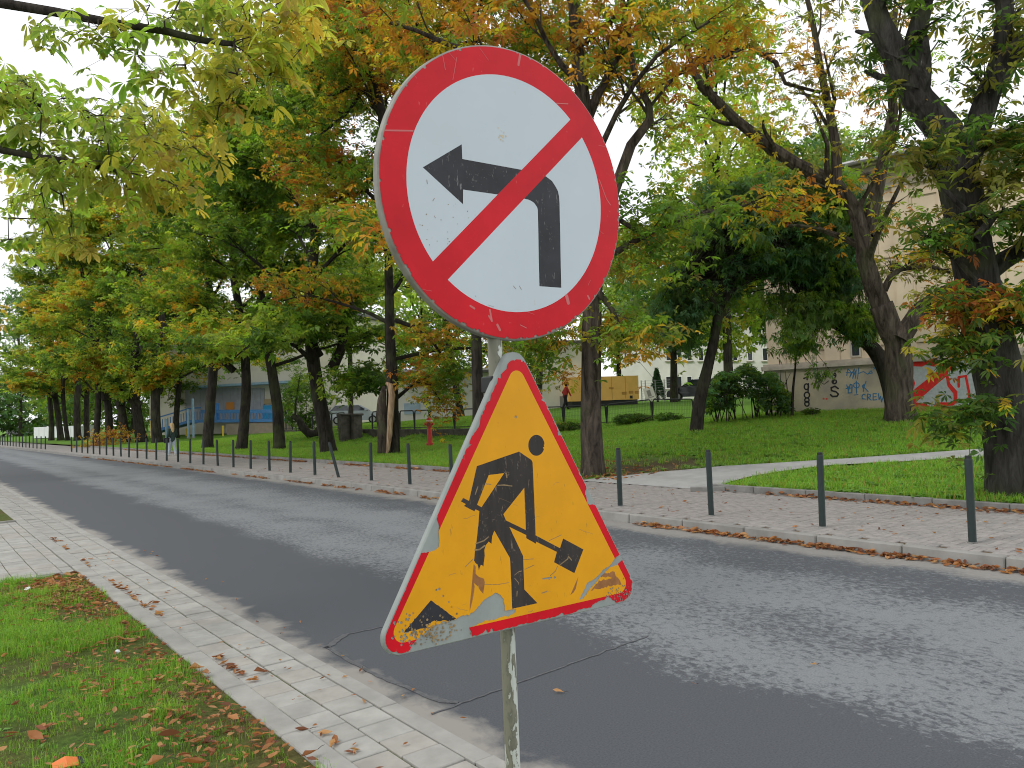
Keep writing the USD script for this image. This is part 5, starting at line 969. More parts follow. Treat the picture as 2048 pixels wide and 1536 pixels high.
bar = LineString([mid-u_*.6, mid+u_*.6]).buffer(hw_, cap_style=2)
ringp = circ(.4445).difference(circ(Ri)); gedge = np.random.default_rng(5); chips = [Point(.4445*math.cos(a), .4445*math.sin(a)).buffer(gedge.uniform(.002, .007), 3) for a in np.r_[gedge.uniform(3.6, 6.6, 34), gedge.uniform(0, 6.28, 30)]]
red_ = unary_union([ringp, bar.intersection(circ(Ri+.01))]).difference(unary_union(chips)).buffer(0)
white_ = circ(Ri).difference(bar)
arrow = Polygon(dp.uv([(845, 335), (923, 288.8), (923.8, 318.2), (1043.8, 340), (1070, 345.5), (1091.2, 353), (1103, 362), (1110, 372.5), (1115, 382), (1117.3, 392), (1118.5, 407.5), (1121.8, 575.8), (1078, 572.5), (1075, 420), (1073.6, 415), (1071.2, 411), (1067.5, 406), (1062.5, 402.5), (1057, 399.8), (1050, 398), (1035, 395.2), (994.5, 389.2), (925.5, 379.5), (925.5, 408.8)])).buffer(0)
arrow_ = arrow.difference(bar); white_ = white_.difference(arrow)
for nm, pl_, m_ in (('white_face', white_, S_WHITE), ('red_ring_and_bar', red_, S_RED), ('arrow', arrow_, S_BLACK)):
    for q in getattr(pl_, 'geoms', [pl_]):
        if q.area > 1e-6: v, f = dp.sheet(q.simplify(.0002), .0006, .0012); local_obj(nm, v, f, m_, disc, dc)
# triangle
T3 = np.array([(1027.3, 670.7), (742.6, 1325.5), (1285.2, 1197.1)])
tn = V(-.0154, -.99978, .0139); s_ = 1.016/.98; pts3 = [C+ray(*t)*d*s_ for t, d in zip(T3, (2.30473727, 1.96787287, 2.55704979))]
tc_ = np.mean(pts3, 0); tn = np.cross(pts3[1]-pts3[0], pts3[2]-pts3[0]); tn /= np.linalg.norm(tn); tp_ = Plane(tc_, tn)
K = lambda pts, o: tp_.uv(pts, o)
O1, O2, O3, O4, O5, O6, O7, O8 = (900, 700, 8), (820, 840, 6), (740, 950, 4), (1080, 1030, 7.68), (1060, 700, 3.84), (900, 860, 8), (930, 1040, 8), (750, 1140, 8)
sharp = Polygon([tp_.uv([t])[0] for t in T3]); rad_ = .05
plate = sharp.buffer(-rad_).buffer(rad_, 16)
# plate with a folded lip
def lipped(poly, depth):
    ring = np.array(poly.exterior.segmentize(.03).coords)[:-1]; 
    if Polygon(ring).exterior.is_ccw is False: ring = ring[::-1]
    inn = lambda d: np.array([np.array(p)-d*np.array(p)/np.linalg.norm(p) for p in ring]); m_ = extrude(Polygon(inn(.004)), .0025); v = [np.array(m_.vertices)*[1, 1, 1]-[0, 0, .0025]]; f = [np.array(m_.faces)]; n = len(ring); off = len(v[0])
    layers = [(inn(.004), 0), (ring, -.004), (ring, -depth), (inn(.01), -depth), (inn(.01), -.0025)]
    for q, w in layers: v.append(np.c_[q, np.full(n, w)])
    for q in range(len(layers)-1):
        for k in range(n): i0, i1 = off+q*n+k, off+q*n+(k+1) % n; f.append(np.array([(i0, i0+n, i1+n), (i0, i1+n, i1)]))
    return np.vstack(v), np.vstack(f)
plate = plate.buffer(-.001); v, f = lipped(plate, .02); tri = local_obj('triangular_plate', tp_.to(v), f, S_GREY, signp, tc_)
# yellow field from its three measured edges
ye = [K([(1020, 747.5), (955.6, 891), (877.5, 1065), (812.5, 1200)], (0, 0, 1)), K([(1053.8, 765), (1116, 891), (1145, 950), (1230, 1117.5)], (0, 0, 1)), K([(827.5, 1280), (942.5, 1253.8), (1072.5, 1223.8), (1240, 1186)], (0, 0, 1))]
def fitline(p): p = np.array(p); c = p.mean(0); d = np.linalg.svd(p-c)[2][0]; return c, d
def meet(a, b): (c1, d1), (c2, d2) = a, b; t = np.linalg.solve(np.array([d1, -d2]).T, c2-c1); return c1+d1*t[0]
Ls = [fitline(p) for p in ye]; ysharp = Polygon([meet(Ls[0], Ls[1]), meet(Ls[0], Ls[2]), meet(Ls[1], Ls[2])]); yellow = ysharp.buffer(-.03).buffer(.03, 16)
P0 = lambda pts, o: Polygon(K(pts, o)).buffer(0)
redout = K([(1080, 150), (1000, 165), (950, 190), (925, 225), (905, 300), (880, 325), (840, 360), (815, 400), (810, 440), (770, 460), (750, 530), (720, 585), (700, 640), (650, 720), (635, 800), (600, 835), (570, 890), (555, 960), (520, 1020), (490, 1080), (480, 1140), (470, 1215), (440, 1260), (410, 1300), (370, 1340), (345, 1400), (330, 1430), (305, 1480), (335, 1510)], O1)
redout += K([(705, 330), (680, 345), (640, 430), (590, 520), (560, 580), (500, 740), (490, 770), (460, 800), (430, 880), (400, 950), (385, 1000), (350, 1060), (325, 1130), (330, 1200), (345, 1260), (340, 1340)], O2)
redA_end = redout[-1]
redout2 = K([(478, 612), (395, 618), (375, 680), (350, 720), (325, 770), (310, 830), (285, 850), (290, 920), (265, 945), (225, 1010), (195, 1070), (190, 1120), (150, 1160), (130, 1200), (105, 1280), (110, 1330), (140, 1380), (190, 1420), (260, 1425), (315, 1410), (330, 1370), (358, 1328)], O3)
redout3 = K([(795, 1225), (820, 1300), (850, 1285), (900, 1260), (925, 1235), (945, 1262), (975, 1222), (985, 1255), (1050, 1235), (1100, 1225), (1200, 1195), (1280, 1180), (1330, 1165), (1400, 1145), (1480, 1135), (1530, 1110), (1580, 1120), (1640, 1095), (1680, 1070), (1760, 1060), (1800, 1020), (1850, 1000)], O3)
redout3 += K([(860, 1320), (960, 1310), (1050, 1260), (1090, 1275), (1120, 1320), (1190, 1340), (1280, 1320), (1350, 1270), (1390, 1200), (1412, 1130), (1412, 1010), (1375, 960), (1380, 890), (1350, 850), (1310, 770), (1265, 685), (1235, 610), (1205, 570), (1190, 500), (1150, 430), (1110, 350), (1085, 310), (1060, 260), (1030, 230), (1020, 180), (980, 110), (945, 30)], O4)
redout3 += K([(640, 1440), (600, 1380), (570, 1320), (540, 1270), (525, 1240), (510, 1190), (480, 1185), (455, 1195), (440, 1180), (425, 1120), (420, 1090), (432, 1065), (430, 1030), (410, 1000), (400, 980), (375, 960), (378, 930), (350, 870), (320, 800), (290, 730), (265, 680), (250, 660), (215, 655), (210, 620), (200, 580), (180, 550), (175, 510), (155, 480), (135, 465), (125, 420), (105, 395), (85, 385), (100, 370), (80, 330), (55, 270), (40, 230), (10, 185)], O5)
redout3 += K([(1240, 280), (1230, 240), (1200, 210), (1170, 180), (1130, 155)], O1)
def fray(pts, amp=.0025, seed=0):
    g = np.random.default_rng(seed); q = np.array(LineString(pts).segmentize(.008).coords); q[1:-1] += g.normal(size=(len(q)-2, 2))*amp*.6; return [tuple(x) for x in q]
whole = Polygon(fray(redout, seed=1)+fray(redout2, seed=2)+fray(redout3, seed=3)).buffer(0)
notch = P0([(530, 300), (545, 420), (548, 465), (553, 520), (550, 575), (520, 600), (480, 613), (300, 640)], O3)
peel = Polygon(fray(K([(700, 1140), (740, 1122), (790, 1120), (850, 1070), (910, 1000), (960, 965), (1005, 940), (1035, 950), (1065, 990), (1068, 1030), (1078, 1085), (1165, 1070), (1160, 1095), (1110, 1130), (1060, 1130), (985, 1160), (920, 1165), (860, 1195), (795, 1218), (795, 1225), (820, 1302), (700, 1420), (315, 1440), (318, 1408), (332, 1368), (358, 1328), (420, 1280), (470, 1235), (520, 1205), (590, 1165), (620, 1172), (680, 1158)], O3), .0018, 5)).buffer(0)
strip_ = Polygon(fray(K([(600, 1300), (650, 1200), (720, 1050), (800, 1000), (900, 920), (960, 840), (1060, 790), (1150, 660), (1225, 605), (1268, 680), (1180, 770), (1080, 800), (1010, 870), (930, 950), (860, 1030), (780, 1110), (720, 1190), (670, 1280), (610, 1300)], O4), .0015, 6)).buffer(0)
holes = unary_union([notch, peel, strip_])
fleck = unary_union([Point(*tp_.uv([(px, py)])[0]).buffer(r, 3) for px, py, r in ((1031, 834, .0045), (1098, 1157, .004), (1109, 1155, .004), (872, 1180, .003), (878, 1178, .004), (886, 1192, .003), (897, 1204, .0025), (903, 1214, .002))])
gdots = np.random.default_rng(8); spk = [Point(*tp_.uv([(gdots.normal(835, 26), gdots.normal(1268, 18))])[0]).buffer(gdots.uniform(.0015, .0045), 3) for _ in range(150)] + [Point(*tp_.uv([(gdots.normal(1242, 14), gdots.normal(1190, 12))])[0]).buffer(gdots.uniform(.001, .003), 3) for _ in range(110)]
spk = unary_union(spk)
red_t = whole.difference(yellow).difference(holes).difference(spk).intersection(plate.buffer(-.0055))
Uo, Lo = O6, O7
wk = K([(425, 578), (1100, 345), (1300, 480), (1318, 520), (1330, 800), (1360, 1530)], Uo)+K([(1125, 245), (1515, 450), (1565, 295), (1890, 470), (1745, 850), (1420, 675), (1465, 510), (1130, 345), (1132, 380), (975, 290), (975, 240), (705, 110), (925, 575), (945, 1110), (1155, 1330), (750, 1420), (735, 1000), (715, 610), (465, 170), (430, 260), (420, 380), (375, 345), (330, 400), (305, 480), (312, 570), (300, 650), (290, 745), (268, 720), (250, 715), (235, 750), (218, 805), (205, 740), (195, 710), (165, 690), (140, 650), (155, 500), (185, 300), (215, 0)], Lo)+K([(465, 1298), (405, 1268), (385, 1300), (220, 1215), (250, 1185), (168, 1140), (205, 1085), (300, 1135)], Uo)
worker = Polygon(wk).buffer(0).difference(P0([(615, 720), (862, 690), (500, 1235), (430, 1195)], Uo)).difference(Polygon(K([(1183, 925)], Uo)+K([(965, 0), (968, 160), (650, 5)], Lo)+K([(850, 1345)], Uo)).buffer(0))
hp_ = [(1378+130*math.cos(a), 245+168*math.sin(a)) for a in np.linspace(.35, 6.18, 40)]; head = Polygon(K(hp_+[(1495, 240), (1505, 262), (1480, 285)], Uo)).buffer(0)
pile = Polygon(fray(K([(890, 482), (1295, 775), (1215, 822), (1085, 800), (1050, 820), (940, 810), (870, 860), (820, 920), (880, 910), (600, 965), (450, 1005)], O8), .001, 7)).buffer(0)
scr = np.random.default_rng(12); scratches = []
for _ in range(16):
    px, py = scr.uniform(820, 1230), scr.uniform(900, 1230); a = scr.uniform(-.9, .5); L = scr.uniform(6, 46); q = [(px+L*t*math.cos(a)+scr.normal()*1.2, py+L*t*math.sin(a)+scr.normal()*1.2) for t in np.linspace(0, 1, 4)]; scratches.append(LineString(tp_.uv(q)).buffer(scr.uniform(.0002, .0006)))
scratches += [LineString(K(p, o)).buffer(w) for p, o, w in (([(0, 750), (120, 630)], Lo, .0012), ([(165, 380), (300, 330), (370, 270)], Lo, .0018), ([(155, 480), (230, 470), (310, 410)], Lo, .0022), ([(1510, 720), (1640, 620), (1650, 580), (1700, 640)], Lo, .0018), ([(790, 880), (850, 830), (900, 815)], Lo, .001), ([(790, 930), (850, 1000), (855, 1030)], Lo, .0009), ([(830, 1140), (825, 1215)], Lo, .0014), ([(1360, 890), (1440, 820), (1475, 740)], Lo, .0012), ([(1340, 330), (1540, 235)], Lo, .001), ([(310, 1030), (500, 1035), (700, 1000)], Lo, .0008), ([(930, 635), (1090, 620)], Lo, .0009), ([(950, 790), (1100, 720)], Lo, .001), ([(1225, 1170), (1315, 1135)], Lo, .0016), ([(760, 885), (860, 880), (985, 895)], Uo, .0018), ([(440, 910), (400, 1030)], Uo, .0016), ([(895, 690), (905, 760)], Uo, .002), ([(560, 860), (650, 870)], Uo, .0014))]
scr_u = unary_union(scratches)
blk = unary_union([worker, head, pile]).difference(holes)
ghost = unary_union([P0([(135, 705), (168, 745), (165, 860), (220, 910), (300, 935), (312, 1000), (288, 1180), (240, 1130), (210, 1070), (135, 1005), (150, 1060), (135, 1190), (112, 1300), (70, 1470), (75, 1330), (100, 1100), (120, 850)], Lo), P0([(585, 945), (545, 1130), (510, 1190), (460, 1230), (500, 1140)], O4)])
blotch = Polygon(fray(K([(945, 900), (1140, 880), (1160, 940), (1215, 990), (1245, 1060), (1000, 1108), (780, 1160), (860, 1060), (900, 1010), (1080, 985), (1090, 965), (930, 960)], O4), .003, 9)).buffer(0)
light = P0([(30, 970), (175, 948), (180, 970), (40, 992)], O4)
yel_ = yellow.difference(holes).difference(spk).difference(fleck).difference(unary_union([blk, ghost, blotch, light])).difference(scr_u.difference(blk))
ghost_ = unary_union([ghost, blotch]).difference(holes).difference(blk)
def pieces(p, lim): return [q for q in getattr(p.buffer(0), 'geoms', [p.buffer(0)]) if q.area > lim]
for nm, pl_, m_, kd in (('red_border', red_t, S_RED, 0), ('yellow_field', yel_, S_YEL, 0), ('worker_symbol', worker.difference(holes).difference(scr_u), S_BLK2, 0), ('symbol_head', head.difference(scr_u), S_BLK2, 0), ('symbol_pile', pile.difference(holes).difference(scr_u), S_BLACK, 0), ('worn_patch', ghost_, S_BROWN, 0), ('scratch_marks', scr_u.intersection(yellow).difference(holes).difference(ghost_), S_SPOT, 1)):
    if kd: v, f = tp_.sheet(pl_.buffer(0), .0004, .0010); local_obj(nm, v, f, m_, tri, tc_, kind='stuff')
    else:
        ps = sorted(pieces(pl_, 1e-7), key=lambda q: -q.area); big = [q for q in ps if q.area > 4e-5]; small = [q for q in ps if q.area <= 4e-5]
        for q in big: v, f = tp_.sheet(q, .0004, .0010); local_obj(nm, v, f, m_, tri, tc_)
        if small: v, f = tp_.sheet(unary_union(small), .0004, .0010); local_obj(nm+'_flakes', v, f, m_, tri, tc_, kind='stuff')
g_ = np.random.default_rng(3); dirt = unary_union([Point(*tp_.uv([(g_.normal(868, 22), g_.normal(1263, 14))])[0]).buffer(g_.uniform(.001, .0035), 3) for _ in range(120)]).intersection(plate.buffer(-.004)); v, f = tp_.sheet(dirt, .0016, .0004); local_obj('grime_specks', v, f, S_SPOT, tri, tc_, kind='stuff')
# specks and scuffs on the disc
g_ = np.random.default_rng(4); sp = unary_union([Point(*dp.uv([(g_.uniform(830, 960), g_.uniform(400, 530))])[0]).buffer(g_.uniform(.0005, .0017), 4) for _ in range(34)]+[LineString(dp.uv([(px, py), (px+dx, py+dy)])).buffer(.0007) for px, py, dx, dy in ((853, 360, 1, 8), (865, 402, 3, -5), (1026, 572, 5, 6), (1038, 572, 4, 7), (950, 592, 1, 1), (975, 610, 12, 4), (868, 432, 2, 4))]).intersection(circ(Ri-.005)).difference(bar); v, f = dp.sheet(sp, .0019, .0003); local_obj('specks', v, f, S_SPOT, disc, dc, kind='stuff')
rust = unary_union([Point(*dp.uv([(1000+g_.normal()*5, 272+g_.normal()*6)])[0]).buffer(g_.uniform(.0008, .003), 4) for _ in range(16)]); v, f = dp.sheet(rust, .0019, .0003); local_obj('rust_stain', v, f, pbr('faint_rust', (.5, .43, .3), .6, .15, 60), disc, dc, kind='stuff')
sc = [LineString(dp.uv(q)).buffer(w) for q, w in (([(766, 261), (825, 262)], .0022), ([(1040, 107), (1036, 130)], .004), ([(1133, 594), (1136, 606), (1132, 592)], .006), ([(979, 620), (983, 642), (977, 632)], .003), ([(884, 108), (890, 140)], .0008), ([(913, 115), (905, 160)], .0008), ([(1198, 360), (1212, 398), (1220, 410)], .0013), ([(940, 612), (948, 617)], .003), ([(994, 650), (999, 660)], .004), ([(1040, 650), (1052, 656)], .0012), ([(1112, 207), (1135, 208)], .0015), ([(1175, 592), (1178, 598)], .003))]
for _ in range(9):
    a = g_.uniform(0, 6.28); r = g_.uniform(.37, .44); c_ = np.array([r*math.cos(a), r*math.sin(a)]); t = g_.uniform(0, 3.14); L = g_.uniform(.005, .05); sc.append(LineString([c_, c_+L*np.array([math.cos(t), math.sin(t)])]).buffer(.0005))
v, f = dp.sheet(unary_union(sc).intersection(red_), .0019, .0003); local_obj('scuffs', v, f, pbr('pale_scuff', (.46, .12, .12), .6), disc, dc, kind='stuff')
# clamps behind the plates
for z in (2.05, 2.5):
    mb = MB().box((-.035, -.027, z-.02), (.03, .03, z+.02), ch=.004).box((-.10, -.028, z-.012), (.14, -.02, z+.012)); v, f = mb.out(); local_obj('clamp', v+pole_o, f, GUTTER, signp, pole_o)
for z in (1.70, 1.12):
    mb = MB().box((-.05, -.028, z-.025), (.03, .03, z+.025), ch=.004); v, f = mb.out(); local_obj('clamp', v+pole_o, f, BLACKM, signp, pole_o)

# ------------------------------------------------------------------ people
def body(chain, res=.02):
    ms = []
    for (a, ra), (b, rb) in chain:
        sa = m3.Manifold.sphere(ra, 12).translate(list(map(float, a))); sb = m3.Manifold.sphere(rb, 12).translate(list(map(float, b))); ms.append(m3.Manifold.batch_hull([sa, sb]))
    m = m3.Manifold.batch_boolean(ms, m3.OpType.Add).refine_to_length(res*2); k = m.to_mesh(); t = trimesh.Trimesh(k.vert_properties[:, :3], k.tri_verts, process=True); trimesh.smoothing.filter_taubin(t, iterations=6); return t
SKIN = pbr('skin', (.45, .28, .2), .6); HAIR = pbr('blonde_hair', (.42, .3, .15), .7, .2, 30); JACK = pbr('green_jacket', (.03, .055, .045), .85, .2, 20); JEANS = pbr('light_jeans', (.36, .42, .47), .85, .12, 15); SHOE = pbr('white_shoe', (.6, .58, .55), .7); BLK = pbr('black_cloth', (.012, .012, .014), .85); REDC = pbr('red_cloth', (.35, .03, .025), .85, .15, 15)
def person(label, o, heading, h, cl, stride=.22, hair=True, bag=False, lean=0.0):
    R = np.array([[math.cos(heading), -math.sin(heading), 0], [math.sin(heading), math.cos(heading), 0], [0, 0, 1]]); S = h/1.68
    w = lambda x, y, z: o + R @ (V(x, y, z)*S)   # y is the walking direction
    p = thing('person', label, 'person'); ln = lean
    hipL, hipR = w(-.085, 0, .86), w(.085, 0, .86); kL, kR = w(-.085, stride*.55, .47), w(.085, -stride*.2, .47); aL, aR = w(-.085, stride, .08), w(.085, -stride*1.1, .1); ch = w(0, ln*.6, 1.22); nk = w(0, ln+.01, 1.42); hd = w(0, ln+.03, 1.56)
    sL, sR = w(-.17, ln*.8, 1.34), w(.17, ln*.8, 1.34); eL, eR = w(-.24, -.06, 1.08), w(.24, .06+ln, 1.08); hL, hR = w(-.22, .1, .86), w(.22, .18+ln, .87); s = S
    full = [((hipL, .095*s), (kL, .065*s)), ((kL, .062*s), (aL, .042*s)), ((hipR, .095*s), (kR, .065*s)), ((kR, .062*s), (aR, .042*s)), ((hipL, .11*s), (hipR, .11*s)), ((w(0, 0, .92), .13*s), (ch, .145*s)), ((ch, .14*s), (w(0, ln*.8, 1.34), .1*s)), ((sL, .06*s), (sR, .06*s)), ((nk, .05*s), (hd, .06*s)), ((hd, .1*s), (w(0, ln+.05, 1.5), .07*s)),
            ((sL, .055*s), (eL, .042*s)), ((eL, .04*s), (hL, .03*s)), ((sR, .055*s), (eR, .042*s)), ((eR, .04*s), (hR, .03*s)), ((hL, .034*s), (hL-[0, 0, .08*s], .02*s)), ((hR, .034*s), (hR-[0, 0, .08*s], .02*s)), ((aL, .04*s), (aL+R @ V(0, .12, -.045)*s, .03*s)), ((aR, .04*s), (aR+R @ V(0, .1, -.06)*s, .03*s))]
    obj('body', body(full), SKIN, p, smooth=True)
    g = .014*s
    leg = [((hipL, .1*s+g), (kL, .07*s+g)), ((kL, .068*s+g), (aL, .05*s+g)), ((hipR, .1*s+g), (kR, .07*s+g)), ((kR, .068*s+g), (aR, .05*s+g)), ((hipL, .12*s), (hipR, .12*s))]; obj('trousers', body(leg), cl[1], p, smooth=True)
    top = [((w(0, 0, .84), .16*s), (ch, .17*s)), ((ch, .165*s), (w(0, ln*.8, 1.36), .115*s)), ((sL, .075*s), (sR, .075*s)), ((sL, .072*s), (eL, .06*s)), ((eL, .058*s), (hL, .045*s)), ((sR, .072*s), (eR, .06*s)), ((eR, .058*s), (hR, .045*s))]; obj('jacket', body(top), cl[0], p, smooth=True)
    for a_, d in ((aL, .13), (aR, .11)): obj('shoe', body([((a_-[0, 0, .03*s], .05*s), (a_+R @ V(0, d, -.045)*s, .038*s))]), cl[2], p, smooth=True)
    if hair: obj('hair', body([((w(0, ln-.01, 1.6), .108*s), (w(0, ln-.05, 1.5), .1*s)), ((w(0, ln-.05, 1.5), .1*s), (w(0, ln-.11, 1.24), .075*s))]), cl[3], p, smooth=True)
    else: obj('hair', body([((w(0, ln, 1.6), .107*s), (w(0, ln-.02, 1.57), .105*s))]), cl[3], p, smooth=True)
    hdp = w(0, ln+.03, 1.56)
    for sgn in (-1, 1): obj('ear', body([((hdp+R @ V(sgn*.1, 0, 0)*s, .018*s), (hdp+R @ V(sgn*.102, 0, -.03)*s, .014*s))]), SKIN, p)
    obj('nose', body([((hdp+R @ V(0, .1, -.01)*s, .014*s), (hdp+R @ V(0, .115, -.035)*s, .017*s))]), SKIN, p)
    for sgn in (-1, 1): obj('eye', body([((hdp+R @ V(sgn*.035, .09, .01)*s, .012*s), (hdp+R @ V(sgn*.035, .092, .01)*s, .011*s))]), BLK, p)
    obj('mouth', body([((hdp+R @ V(-.02, .088, -.065)*s, .008*s), (hdp+R @ V(.02, .088, -.065)*s, .008*s))]), REDC, p)
    if bag:
        obj('bag_strap', MB().tube([w(-.2, -.1, .82), w(-.1, -.17, 1.1), w(.1, -.16, 1.3), w(.17, -.02, 1.42)], .014*s, 5), BLK, p)
        obj('bag', MB().box((-.14, -.06, -.13), (.14, .06, .12), ch=.03, R=R*S, o=w(-.3, -.02, .8)), BLK, p, smooth=30)
    return p
o = at(345, 913, 35.5); o[2] = .12
person('blonde haired woman in dark green jacket and pale jeans walking away along the pavement', o, .12, 1.47, (JACK, JEANS, SHOE, HAIR), bag=True)
o = at(1131, 814, 48); o[2] = at(1131, 814, 48)[2]; o[2] = min(o[2], float(ground(o[0], o[1])))
person('person in black trousers and red top bending beside the orange container', o, -1.9, 1.62, (REDC, BLK, BLK, BLK), stride=.2, hair=False, lean=.12)

# ------------------------------------------------------------------ cars
TYRE = pbr('tyre', (.02, .02, .02), .85); RIM = pbr('wheel_rim', (.4, .4, .42), .35, metal=.6); LAMP_R = pbr('tail_lamp', (.4, .02, .02), .25); LAMP_W = pbr('head_lamp', (.7, .72, .74), .2)
def car(label, o, heading, paint, name='parked_car', hatch=True):
    c = thing(name, label, 'car', None, o, math.degrees(heading))
    prof = [(-2.05, .35), (-2.1, .62), (-2.05, .9), (-1.85, 1.0), (-1.6, 1.05), (.75, 1.0), (1.6, .86), (2.0, .7), (2.1, .5), (2.05, .3), (1.72, .27), (1.62, .5), (1.35, .64), (1.08, .5), (.98, .27), (-.95, .27), (-1.05, .5), (-1.3, .64), (-1.57, .5), (-1.67, .3)]
    m_ = extrude(Polygon(prof), 1.7); v = np.array(m_.vertices); v = np.stack([v[:, 0], v[:, 2]-.85, v[:, 1]], 1); v[:, 1] *= 1-.07*np.clip((np.abs(v[:, 0])-1.3)/.8, 0, 1)-.05*np.clip((v[:, 2]-.8)/.3, 0, 1); obj('body', (v, m_.faces[:, ::-1]), paint, c)
    def cabin(pr, y0, y1):
        lo = [(x, s*y0, z) for s in (-1, 1) for x, z in pr[:2]]; hi = [(x, s*y1, z) for s in (-1, 1) for x, z in pr[2:]]; return trimesh.convex.convex_hull(np.array(lo+hi))
    k = cabin([(-1.95, .98), (1.05, .96), (-1.45, 1.42), (.25, 1.42)], .78, .6); obj('windows', (k.vertices, k.faces), DARKGL, c)
    k = cabin([(-1.5, 1.425), (.3, 1.425), (-1.3, 1.47), (.1, 1.47)], .62, .52); obj('roof', (k.vertices, k.faces), paint, c)
    for x0, x1 in ((-1.95, -1.46), (-.45, -.5), (1.05, .27)):
        for s in (-1, 1): obj('pillar', MB().tube([(x0, s*.79, .98), (x1, s*.61, 1.44)], .03, 5), paint, c)
    for x in (-1.31, 1.35):
        for s in (-1, 1):
            w = obj('wheel', MB().tube([(x, s*.66, .31), (x, s*.84, .31)], .31, 18), TYRE, c, smooth=40); obj('rim', MB().tube([(x, s*.835, .31), (x, s*.85, .31)], .2, 14), RIM, w)
    for s in (-1, 1):
        obj('headlight', MB().box((1.92, s*.62-.14, .6), (2.06, s*.62+.14, .74), ch=.02), LAMP_W, c); obj('tail_light', MB().box((-2.12, s*.62-.12, .72), (-2.0, s*.62+.12, .92), ch=.02), LAMP_R, c)
        obj('mirror', MB().box((.75, s*.92-.08, .98), (.9, s*.92+.08, 1.1), ch=.02), paint, c)
    obj('number_plate', MB().box((2.08, -.26, .4), (2.11, .26, .51)), WHITEP, c)
    return c
def cpaint(n, c): return mat(n, {'p': ('principled_bsdf', {'base_color': c, 'roughness': .35, 'coat_weight': .6, 'coat_roughness': .05})}, [], 'p.BSDF')
CNAVY, CSILV, CWHITE = cpaint('navy_car_paint', (.012, .016, .028)), cpaint('silver_car_paint', (.34, .37, .42)), cpaint('white_car_paint', (.68, .69, .7))
def gl(px, D, py=None): p = at(px, py or 850, D); p[2] = float(ground(p[0], p[1])) if py is None else p[2]; return p
hd = math.atan2(right0[1], right0[0])
o = at(1396, 800, 54); o[2] = max(o[2], float(ground(o[0], o[1])))-.02; car('dark navy car parked in front of the pale grey house', o, hd+math.pi-.25, CNAVY)
o = at(712, 846, 60); o[2] = float(ground(o[0], o[1])); car('silver hatchback parked behind the gate pillars', o, hd+.1, CSILV)
o = at(760, 836, 74); o[2] = max(float(ground(o[0], o[1])), o[2])-.05; car('white car farther back between gate pillars and scarred trunk', o, hd+.2, CWHITE)
o = at(40, 873, 130); o[2] = float(ground(o[0], o[1])); car('tiny white car far down the road at the left edge', o, hd-.3, CWHITE)

# ------------------------------------------------------------------ fallen leaves and litter
gl_ = np.random.default_rng(31)
def dry(n, size, g): 
    """curled single leaflets lying about: returns builder of (pos, yaw) -> arrays"""
    pass
def dryleaves(pos, size, col, g, lift=.012):
    N = len(pos); a = g.uniform(0, 6.28, N); d = np.stack([np.cos(a), np.sin(a), g.normal(size=N)*.12], 1); s = np.stack([-np.sin(a), np.cos(a), g.normal(size=N)*.25], 1); L = size*g.uniform(.6, 1.25, N)[:, None]; w = L*g.uniform(.12, .24, (N, 1)); cu = L*g.uniform(.05, .28, (N, 1))*up0
    o = pos+[0, 0, .004]; P = [o-d*L*.5+cu*.3, o-d*L*.15+s*w+cu*g.uniform(.2, 1.3, (N, 1)), o-d*L*.15-s*w+cu*g.uniform(.2, 1.3, (N, 1)), o+d*L*.2+s*w*.9+cu*g.uniform(.2, 1.2, (N, 1)), o+d*L*.2-s*w*.9+cu*g.uniform(.2, 1.2, (N, 1)), o-d*L*.1, o+d*L*.2, o+d*L*.55+cu*g.uniform(.1, 1.1, (N, 1))]
    v = np.stack(P, 1).reshape(-1, 3); loc = np.array([[0, 5, 1], [0, 2, 5], [1, 5, 6], [1, 6, 3], [2, 4, 6], [2, 6, 5], [3, 6, 7], [4, 7, 6]]); f = (np.arange(N)[:, None, None]*8+loc[None]).reshape(-1, 3); return v, f, np.repeat(col, 8, 0)
BR = np.array([(.26, .105, .04), (.2, .075, .035), (.32, .15, .06), (.14, .055, .03), (.36, .2, .09)])
bcol = lambda n, g: BR[g.integers(0, 5, n)]*g.uniform(.75, 1.2, (n, 1))
def heap(xf, ylim, n, thick, g, size=.13, mod=True):
    y = g.uniform(*ylim, n*4); k = meshkit.fbm(np.stack([y*.9, y*0, y*0+5], 1), 3); y = y[(k+g.normal(size=n*4)*.05 > .47)] if mod else y; y = y[:n]; x = xf(y, len(y)); return np.stack([x, y, np.zeros(len(y))], 1)
def litter(name, label, pos, zf_, g, size): pos[:, 2] = zf_(pos); v, f, c = dryleaves(pos, size, bcol(len(pos), g), g); return colored(name, v, f, c, DRY, None, label=label, cat='leaves', kind='stuff')
p = heap(lambda y, n: KERB_X+bend(y)-.02-np.abs(gl_.normal(size=n))*.055, (1.5, 45), 1100, .02, gl_); p = np.vstack([p, heap(lambda y, n: KERB_X+bend(y)-.02-np.abs(gl_.normal(size=n))*.04, (1.5, 10), 420, .02, gl_)])
litter('leaf_litter', 'brown fallen leaves drifted along the foot of the kerb', p, lambda q: .004+gl_.uniform(0, .035, len(q))*np.exp(-((KERB_X+bend(q[:, 1])-q[:, 0])/.08)**2), gl_, .095)
p = heap(lambda y, n: BACK_X+bend(y)-.01-np.abs(gl_.normal(size=n))*.09, (1.5, 50), 2200, .02, gl_); p = p[(p[:, 1] < 8.8) | (p[:, 1] > 11.8)]
litter('leaf_litter', 'brown fallen leaves drifted against the edging of the lawn', p, lambda q: .123+gl_.uniform(0, .03, len(q))*np.exp(-((BACK_X+bend(q[:, 1])-q[:, 0])/.1)**2), gl_, .095)
